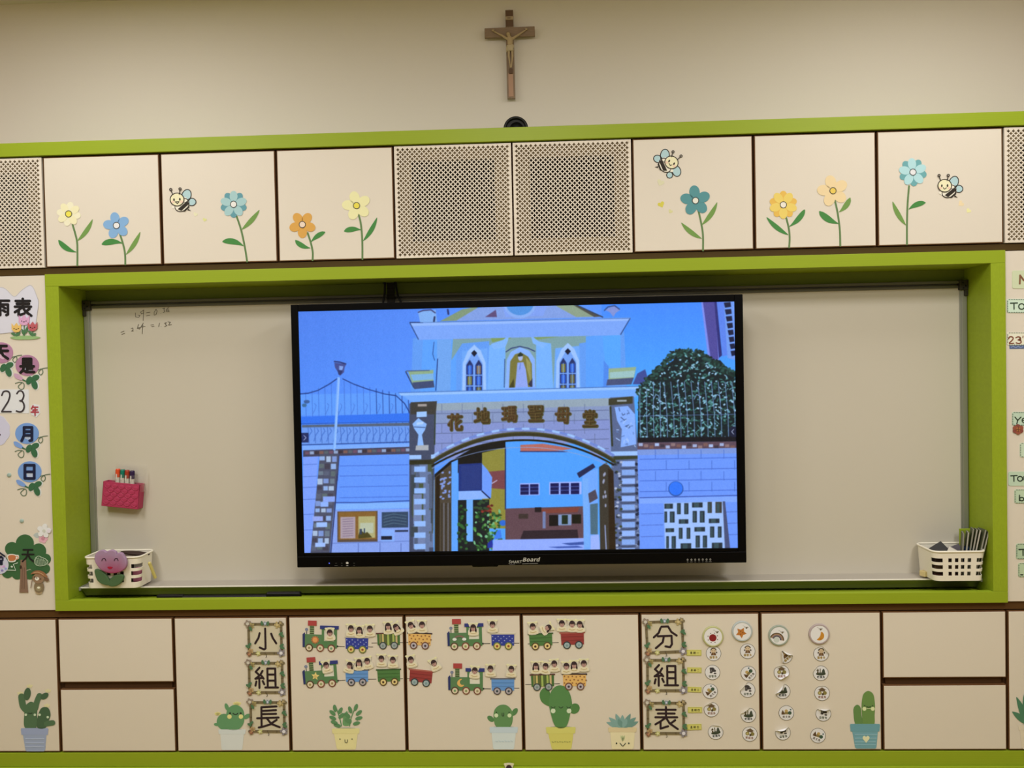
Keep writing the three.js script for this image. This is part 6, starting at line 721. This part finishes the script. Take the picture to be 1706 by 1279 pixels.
{ // left basket with its face magnet and what lies in it
  const zf = -0.02, a = at(149, 976.5, zf), b = at(248, 976, zf), top = at(200, 928.5, zf), w = 0.222, cx = -1.594, y0 = 0.8755, h = top.y - y0;
  basket('white slotted basket at the left with a purple smiling flower on its front', [cx, y0, zf], w, 0.122, h);
  const c = at(188, 934, zf + 0.012), t = thing('flower_face_magnet', 'purple smiling foam flower with two green leaves on the left basket', 'magnet', [c.x, c.y, zf + 0.004]), p = Pen.on(t, zf + 0.004);
  const foam = (name, pts, m, z, dd) => { const s = new THREE.Shape(pts.map((q) => new THREE.Vector2(...p.map(...q)))); return mesh(name, new THREE.ExtrudeGeometry(s, { depth: dd, bevelEnabled: true, bevelThickness: 0.004, bevelSize: 0.004, bevelSegments: 4, curveSegments: 6 }).translate(0, 0, z), m, t); };
  const cols = (g) => { const q = g.attributes.position, o = []; for (let i = 0; i < q.count; i++) { const u = Math.max(0, Math.min(1, (0.012 - q.getY(i)) / 0.055)), A = new THREE.Color('#a386a4'), B = new THREE.Color('#9c3c62'); A.lerp(B, u * u); o.push(A.r, A.g, A.b); } g.setAttribute('color', new THREE.Float32BufferAttribute(o, 3)); };
  const head = foam('flower_head', curve([[162.5, 931], [163.5, 923], [168, 918], [175, 916.5], [180.5, 919.5], [184, 917.3], [190, 916.3], [195, 919], [197, 923.5], [200.5, 920.8], [205.5, 921.3], [208.5, 925.5], [211, 930], [212.5, 936], [211, 943], [205.5, 948.2], [197, 951.2], [187, 951.6], [177, 948.6], [168.5, 942]], true, 5), new THREE.MeshStandardMaterial({ vertexColors: true, roughness: 0.8 }), 0.006, 0.006); cols(head.geometry);
  const fp = new Pen(t, p.map, 0.0162), dk2 = M('#3a2030', 0.6); for (const x of [177, 197.5]) fp.strokes('eye', [[[x - 3.2, 932.2], [x - 2.4, 929.4], [x, 928.3], [x + 2.4, 929.4], [x + 3.2, 932.2]]], 1, dk2, 0, { smooth: true, parent: head, t: 0.001 });
  fp.shape('mouth', [[183, 942.2], [191.5, 942.6], [190, 945], [187, 945.8], [184.3, 944.8]], M('#a81f3c', 0.5), 0, { parent: head, smooth: true, t: 0.001 });
  const gm = M('#4d6b46', 0.8); foam('leaf', curve([[161, 949], [168, 951], [176, 957], [181, 964], [183, 972], [174, 971], [166, 966], [162, 957]], true, 4), gm, 0.002, 0.003); foam('leaf', curve([[184, 973], [186, 965], [192, 959.5], [200, 957.5], [206, 959], [204, 966], [198, 972], [190, 974.5]], true, 4), gm, 0.002, 0.003);
  const e = at(222, 920, -0.09), er = thing('board_duster', 'dark brown curved board duster lying in the left basket', 'board duster', [e.x + 0.004, e.y - 0.014, -0.095]); er.rotation.z = -0.1; mesh('handle', new THREE.SphereGeometry(1, 28, 14).scale(0.06, 0.008, 0.02).translate(0, 0.01, 0), M('#3a2a26', 0.5), er); mesh('felt', rspan(-0.055, 0.055, -0.004, 0.006, -0.016, 0.016, 0.003), M('#7d7064', 0.9), er);
  const cb = thing('storage_box', 'dark brown box glimpsed through the left basket slots', 'box', [cx - 0.02, y0 + 0.004, -0.085]); mesh('box', rspan(-0.07, 0.06, 0, 0.07, -0.03, 0.035, 0.003), M('#241b17', 0.8), cb); mesh('lid', rspan(-0.072, 0.062, 0.0702, 0.076, -0.032, 0.037, 0.002), M('#2e2420', 0.8), cb);
  const pk = thing('pink_pouch', 'small pink pouch glimpsed through the left basket slots', 'pouch', [cx + 0.078, y0 + 0.004, -0.085]); mesh('pouch', new RoundedBoxGeometry(0.05, 0.06, 0.04, 4, 0.014).translate(0, 0.031, 0), M('#b9708a', 0.8), pk);
  const q0 = at(247.5, 938, -0.03), q1 = at(258, 963, -0.06), st = thing('wooden_stick', 'pale yellow stick leaning on the right end of the left basket', 'stick', [q1.x, q1.y, q1.z]); mesh('stick', tube([[q0.x - q1.x + 0.004, q0.y - q1.y, q0.z - q1.z], [0.002, 0.002, 0]], 0.006, 8, 10), M('#d9cc7c', 0.6), st); mesh('end_cap', new THREE.SphereGeometry(0.0062, 12, 8).translate(q0.x - q1.x + 0.004, q0.y - q1.y, q0.z - q1.z), M('#d3c678', 0.6), st);
}
{ // right basket, contents and block
  const zf = 0.0, y0 = 0.8755, top = at(1604, 918.8, zf), L0 = at(1552, 968, zf), R0 = at(1641, 967, zf), w = 0.192, cx = at(1643.5, 945, 0).x - w / 2, h = top.y - y0, d = 0.142;
  basket('white slotted basket at the right holding booklets and dark cards', [cx, y0, zf], w, d, h);
  const bl = at(1541, 959, -0.075), wb = thing('wooden_block', 'pale cream wooden block on the tray beside the right basket', 'block', [bl.x + 0.004, 0.8755, -0.078]); wb.rotation.y = 0.35; mesh('block', new RoundedBoxGeometry(0.036, 0.02, 0.026, 2, 0.002).translate(0, 0.0105, 0), M('#d9c890', 0.7), wb);
  const shades = ['#8f8d84', '#aaa69c', '#8a887c', '#a39f94', '#b5b0a4', '#98958c', '#a6a296', '#8a8a78'];
  const bookNames = ['first thin grey booklet, leaning most, at the left of the basket booklets', 'second thin booklet from the left in the right basket', 'third thin booklet from the left in the right basket', 'fourth thin booklet from the left in the right basket', 'fifth thin booklet from the left in the right basket, most upright', 'sixth thin booklet in the right basket, leaning right', 'rightmost thin booklet in the right basket'];
  [[1604, 887], [1612, 886], [1620, 880], [1626, 881], [1631, 882], [1636.5, 881], [1641, 882]].forEach(([px, py], i) => {
    const z = -0.05, tp = at(px, py, z), bx = cx + w * 0.465 - 0.014 - (6 - i) * 0.0078, sl = (tp.x - bx) / (tp.y - y0 - 0.004), len = Math.hypot(tp.y - y0 - 0.004, tp.x - bx), o = thing('booklet', bookNames[i], 'booklet', [bx, y0 + 0.005, z], 'booklets in the right basket');
    o.rotation.order = 'ZYX'; o.rotation.z = -Math.atan(sl); o.rotation.y = [-0.4, -0.4, -0.38, -0.38, -0.36, -0.12, -0.06][i];
    mesh('pages', rspan(-0.0022, 0.0022, 0, len, -0.03, 0.03, 0.0005, 1), M(shades[i], 0.8), o); mesh('cover', [span(-0.0029, -0.0023, 0, len + 0.001, -0.03, 0.03), span(0.0023, 0.0029, 0, len + 0.001, -0.03, 0.03)], M(i % 2 ? '#6a6f52' : '#5c6048', 0.5), o); });
  const fl = at(1622, 882, -0.115), fo = thing('folder', 'olive green folder standing behind the booklets', 'folder', [fl.x - 0.008, y0 + 0.004, -0.118]); mesh('sheet', rspan(-0.045, 0.032, 0, fl.y - y0, -0.002, 0.002, 0.001), M('#93a62e', 0.6), fo); mesh('sheet', rspan(-0.04, 0.034, 0, fl.y - y0 - 0.004, 0.003, 0.006, 0.001), M('#87982c', 0.6), fo);
  const flat = (name, label, cat, px, py, z, ww, hh, rz, rx, col, grp) => { const p = at(px, py, z), o = thing(name, label, cat, [p.x, p.y - 0.03, z], grp); o.rotation.set(rx, 0, rz); mesh('card', rspan(-ww / 2, ww / 2, -0.02, hh, -0.0015, 0.0015, 0.0006, 1), M(col, 0.35), o); return o; };
  flat('photo_card', 'dark grey photo card leaning at the left in the right basket', 'card', 1572, 910, -0.075, 0.065, 0.045, 0.5, -0.7, '#3f3f40', 'cards in the right basket'); flat('photo_card', 'pale printed card in the middle of the right basket', 'card', 1588, 913, -0.045, 0.05, 0.03, -0.6, -0.6, '#d5d0c2', 'cards in the right basket'); flat('photo_card', 'grey-violet card lying behind the pale card', 'card', 1600, 910, -0.09, 0.075, 0.04, 0.35, -0.8, '#6d6872', 'cards in the right basket');
  const bx = at(1613, 913, -0.04), bb = thing('blue_pouch', 'dark blue pouch in the right basket before the booklets', 'pouch', [bx.x, y0 + 0.004, -0.045]); mesh('pouch', new RoundedBoxGeometry(0.036, bx.y - y0 + 0.002, 0.022, 3, 0.005).translate(0, (bx.y - y0) / 2, 0), M('#27406a', 0.7), bb);
  const rd = thing('card_stack', 'brown card stack seen through the right basket holes', 'cards', [cx - 0.03, y0 + 0.004, -0.03]); for (let i = 0; i < 5; i++) mesh('card', rspan(-0.052, 0.045, 0.006 + i * 0.015, 0.019 + i * 0.015, -0.04, 0.012, 0.001, 1), M(['#4d3028', '#3a2824', '#54402c', '#452424', '#2e221e'][i], 0.8), rd);
}
{ // long black bar on the niche floor
  const a = at(265, 992, -0.045), b = at(504, 989, -0.045), t = thing('black_bar', 'long slim black bar lying under the pen tray at left', 'bar', [(a.x + b.x) / 2, 0.8185, -0.03]), W = (b.x - a.x) / 2, m = M('#0d0c0f', 0.45);
  mesh('rod', new THREE.CylinderGeometry(0.0125, 0.0125, W * 1.6, 20).rotateZ(Math.PI / 2).translate(0, 0.0125, 0), m, t); mesh('grip', rspan(W * 0.52, W, 0, 0.034, -0.012, 0.012, 0.007, 3), m, t); mesh('end_cap', rspan(-W, -W * 0.62, 0, 0.028, -0.011, 0.011, 0.007, 3), m, t); }
for (const [label, pts, g] of [['left black cable rising behind the display top', [[641, 470], [641, 484], [639.5, 496], [638, 506]], 0], ['right black cable bending behind the display top', [[659, 469], [660.5, 482], [663.5, 494], [667.5, 503], [669, 508]], 0]]) {
  const q = pts.map(([x, y]) => at(x, y, -0.128)), t = thing('cable', label, 'cable', [q[0].x, q[q.length - 1].y, -0.128], 'cables above the display'); mesh('cable', tube(q.map((p) => [p.x - q[0].x, p.y - q[q.length - 1].y, 0]), 0.0042, 20, 8), M('#121212', 0.5), t); mesh('plug', rspan(-0.006, 0.006, q[0].y - q[q.length - 1].y - 0.006, q[0].y - q[q.length - 1].y + 0.012, -0.006, 0.006, 0.002), M('#1a1a1a', 0.5), t); }
{ const q = at(651, 487, -0.136), t = thing('cable_sleeve', 'dark woven cable sleeve between the two cables', 'cable sleeve', [q.x, q.y - 0.05, -0.14]); mesh('sleeve', new RoundedBoxGeometry(0.03, 0.105, 0.008, 3, 0.003).translate(0, 0.053, 0), M('#2c2a26', 0.8), t); for (let i = 0; i < 7; i++) mesh('rib', new THREE.BoxGeometry(0.031, 0.002, 0.0085).translate(0, 0.01 + i * 0.014, 0), M('#1e1c1a', 0.8), t); }
// ---------------------------------------------------------------- above the rail
{ const zc = -0.24, c = at(859.5, 216, zc), R = 20.5 * (2.9226 - zc) / F, t = thing('webcam', 'round black camera half hidden behind the green top rail', 'camera', [c.x, c.y - R, zc]), m = M('#141312', 0.35);
  mesh('ring', new THREE.TorusGeometry(R * 0.88, R * 0.12, 14, 48).translate(0, R, 0.012), m, t); mesh('body', new THREE.CylinderGeometry(R * 0.9, R * 0.8, 0.05, 40).rotateX(Math.PI / 2).translate(0, R, -0.016), M('#1b1a19', 0.5), t); mesh('lens', new THREE.SphereGeometry(R * 0.55, 28, 14).scale(1, 1, 0.35).translate(R * 0.05, R, 0.01), new THREE.MeshPhysicalMaterial({ color: '#050507', roughness: 0.35, specularIntensity: 0.3 }), t); mesh('foot', rspan(-0.02, 0.02, -0.03, 0.01, -0.03, 0.01, 0.003), m, t); }
{ // crucifix
  const z = BACK + 0.011, A = at(850, 19, z), B = at(852, 166, z), H = A.y - B.y, t = thing('crucifix', 'brown wooden crucifix with a pale carved figure on the bare wall', 'crucifix', [B.x, B.y, z]); t.rotation.z = 0.004;
  const sc = H / 147, wt = noiseTexture(128, (u, v) => 0.7 + 0.5 * (grainA(u * 3, v * 0.4) - 0.5), 1, 1), wood = new THREE.MeshStandardMaterial({ color: '#ad9278', roughness: 0.6, map: wt }), wood2 = new THREE.MeshStandardMaterial({ color: '#a88d74', roughness: 0.6, map: noiseTexture(128, (u, v) => 0.78 + 0.3 * (grainA(u * 0.4, v * 3) - 0.5), 1, 1) }), wd = M('#6f5644', 0.65), bw = 6.6 * sc, yc = H - 37 * sc, D = 0.016;
  mesh('upright', rspan(-bw, bw, 0, H, 0, D, 0.002), wood, t); mesh('crossbar', rspan(-42 * sc, 42 * sc, yc - 8 * sc, yc + 8 * sc, 0.001, D + 0.001, 0.002), wood2, t); mesh('top_panel', rspan(-bw * 0.9, bw * 0.9, yc + 9 * sc, H - 1.5 * sc, D - 0.001, D + 0.0015, 0.0008), wd, t);
  mesh('inlay', rspan(-bw * 0.62, bw * 0.62, 3 * sc, 42 * sc, D - 0.001, D + 0.0015, 0.0008), M('#c39c84', 0.6), t); mesh('top_knob', new THREE.SphereGeometry(0.0028, 12, 8).translate(0, H + 0.001, D / 2), wd, t);
  const pl = mesh('title_scroll', rspan(-bw * 0.95, bw * 0.95, yc + 20 * sc, yc + 25.5 * sc, D, D + 0.004, 0.001), M('#c2ab8c', 0.6), t), ip = Pen.grid(t, 0.001, D + 0.0042); ip.strokes('lettering', poly('-7,-1.6 -7,1.6;-4.4,1.6 -4.4,-1.6 -1.6,1.6 -1.6,-1.6;1,1.6 1,-1.6 3,-1.2 3,0 1,0.2 3,1.6;5.6,-1.6 5.6,1.6').map((l) => l.map(([x, y]) => [x * 1.25, y * 1.6 - (yc + 22.7 * sc) * 1000])), 0.9, M('#3a2a1e', 0.7), 0, { parent: pl });
  // the carved figure: one continuous body
  const J = (x, y, zz = 0) => new THREE.Vector3(x * sc, yc - y * sc, D + 0.008 + zz);
  const bones = [[J(-2.4, 5.6, 0.007), J(-1.2, 9.2, 0.004), 3.0, 2.4], [J(-1.6, 9, 0.004), J(0.4, 13, 0.002), 1.5, 1.7], [J(-3.6, 12.6), J(4.6, 12.2), 2.2, 2.2], [J(0.4, 13.5), J(0.4, 20, 0.001), 4.9, 4.2], [J(0.4, 20, 0.001), J(0.7, 28.5, 0.001), 4.0, 3.9], [J(-4.4, 12.2), J(-13, 6.4), 2.0, 1.6], [J(-13, 6.4), J(-24.6, -0.2, -0.002), 1.6, 1.05], [J(-24.6, -0.2, -0.002), J(-27.4, -2.4, -0.002), 1.3, 1.0], [J(5.2, 11.8), J(14.4, 6.6), 2.0, 1.6], [J(14.4, 6.6), J(24.4, 0.2, -0.002), 1.6, 1.05], [J(24.4, 0.2, -0.002), J(27.4, -2.4, -0.002), 1.3, 1.0],
    [J(-1.9, 29.5), J(-2.2, 42, 0.006), 2.3, 1.6], [J(3.3, 29.5), J(3.8, 42, 0.005), 2.3, 1.6], [J(-2.2, 42, 0.006), J(-0.6, 55.5, 0.002), 1.6, 0.9], [J(3.8, 42, 0.005), J(2, 55.5, 0.003), 1.6, 0.9], [J(-0.6, 55.5, 0.002), J(-0.2, 60.5, 0.006), 1.0, 0.8], [J(2, 55.5, 0.003), J(1.6, 60.5, 0.007), 1.0, 0.8],
    [J(-27.2, -2.2, -0.002), J(-29.6, -4.0, -0.001), 0.5, 0.35], [J(-27.4, -2.2, -0.002), J(-30.2, -2.8, -0.001), 0.5, 0.35], [J(-27, -2.6, -0.002), J(-28, -5, -0.001), 0.5, 0.35], [J(-27.4, -1.8, -0.002), J(-29.6, -1.4, 0), 0.5, 0.35], [J(-26, -2.6, -0.002), J(-26, -5, 0), 0.5, 0.35], [J(27.2, -2.2, -0.002), J(29.6, -4.0, -0.001), 0.5, 0.35], [J(27.4, -2.2, -0.002), J(30.2, -2.8, -0.001), 0.5, 0.35], [J(27, -2.6, -0.002), J(28, -5, -0.001), 0.5, 0.35], [J(27.4, -1.8, -0.002), J(29.6, -1.4, 0), 0.5, 0.35], [J(26, -2.6, -0.002), J(26, -5, 0), 0.5, 0.35],
    [J(-2.6, 6.2, 0.014), J(-2.3, 7.2, 0.0155), 0.55, 0.7]].map(([a, b, r0, r1]) => [a, b, r0 * sc, r1 * sc]);
  const field = (v, list, k) => { let s = 0; for (const [a, b, r0, r1] of list) { const ab = b.clone().sub(a), h = Math.max(0, Math.min(1, v.clone().sub(a).dot(ab) / ab.lengthSq())), dd = v.distanceTo(a.clone().addScaledVector(ab, h)) - (r0 + (r1 - r0) * h); s += Math.exp(-dd / k); } return -k * Math.log(s + 1e-30); };
  const surf = (list, c, half, res, k) => { const mc = new MarchingCubes(res, new THREE.MeshBasicMaterial(), false, false, 400000); mc.isolation = 0; for (let iz = 0; iz < res; iz++) for (let iy = 0; iy < res; iy++) for (let ix = 0; ix < res; ix++) { const v = new THREE.Vector3((ix - res / 2) / (res / 2), (iy - res / 2) / (res / 2), (iz - res / 2) / (res / 2)).multiplyScalar(half).add(c); mc.field[ix + iy * res + iz * res * res] = -field(v, list, k); } mc.update(); const g = new THREE.BufferGeometry(); g.setAttribute('position', new THREE.Float32BufferAttribute(mc.positionArray.slice(0, mc.count * 3), 3)); g.setAttribute('normal', new THREE.Float32BufferAttribute(mc.normalArray.slice(0, mc.count * 3), 3)); return g.scale(half, half, half).translate(c.x, c.y, c.z); };
  const mid = J(0, 28, 0), half = 35 * sc, body = mesh('figure', surf(bones, mid, half, 128, 0.0006), M('#c2aa84', 0.55), t);
  mesh('loincloth', surf([[J(-2.6, 26, 0.003), J(3.8, 25.6, 0.003), 3.3 * sc, 3.3 * sc], [J(-2, 29, 0.0045), J(-1.9, 31.5, 0.0045), 2.8 * sc, 2.7 * sc], [J(3, 29, 0.0045), J(3.3, 31.5, 0.0045), 2.8 * sc, 2.7 * sc], [J(0.6, 27, 0.005), J(0.7, 31, 0.005), 2.6 * sc, 2.2 * sc], [J(-5, 27, 0.004), J(-5.8, 34, 0.002), 1.2 * sc, 0.9 * sc]], J(0.5, 29, 0.003), 11 * sc, 44, 0.0008), M('#c9b896', 0.6), body);
  mesh('hair', surf([[J(-2.9, 3.6, 0.005), J(-2, 4.2, 0.002), 2.5 * sc, 2.6 * sc], [J(-4.8, 5, 0.004), J(-4.6, 9.6, 0.003), 1.1 * sc, 0.8 * sc], [J(0.4, 4.6, 0.002), J(1, 9, 0.001), 1.2 * sc, 0.9 * sc]], J(-2, 6, 0.004), 7 * sc, 32, 0.001), M('#8a7050', 0.7), body);
  mesh('nail', new THREE.SphereGeometry(0.0016, 10, 8).translate(J(-25.6, -1).x, J(0, -1).y, D + 0.0105), wd, body); mesh('nail', new THREE.SphereGeometry(0.0016, 10, 8).translate(J(25.6, -1).x, J(0, -1).y, D + 0.0105), wd, body);
  mesh('foot_rest', rspan(-2.6 * sc, 3.6 * sc, J(0, 69.5).y, J(0, 61.5).y, D - 0.001, D + 0.007, 0.0015), wd, t);
}
renderer.render(scene, camera);
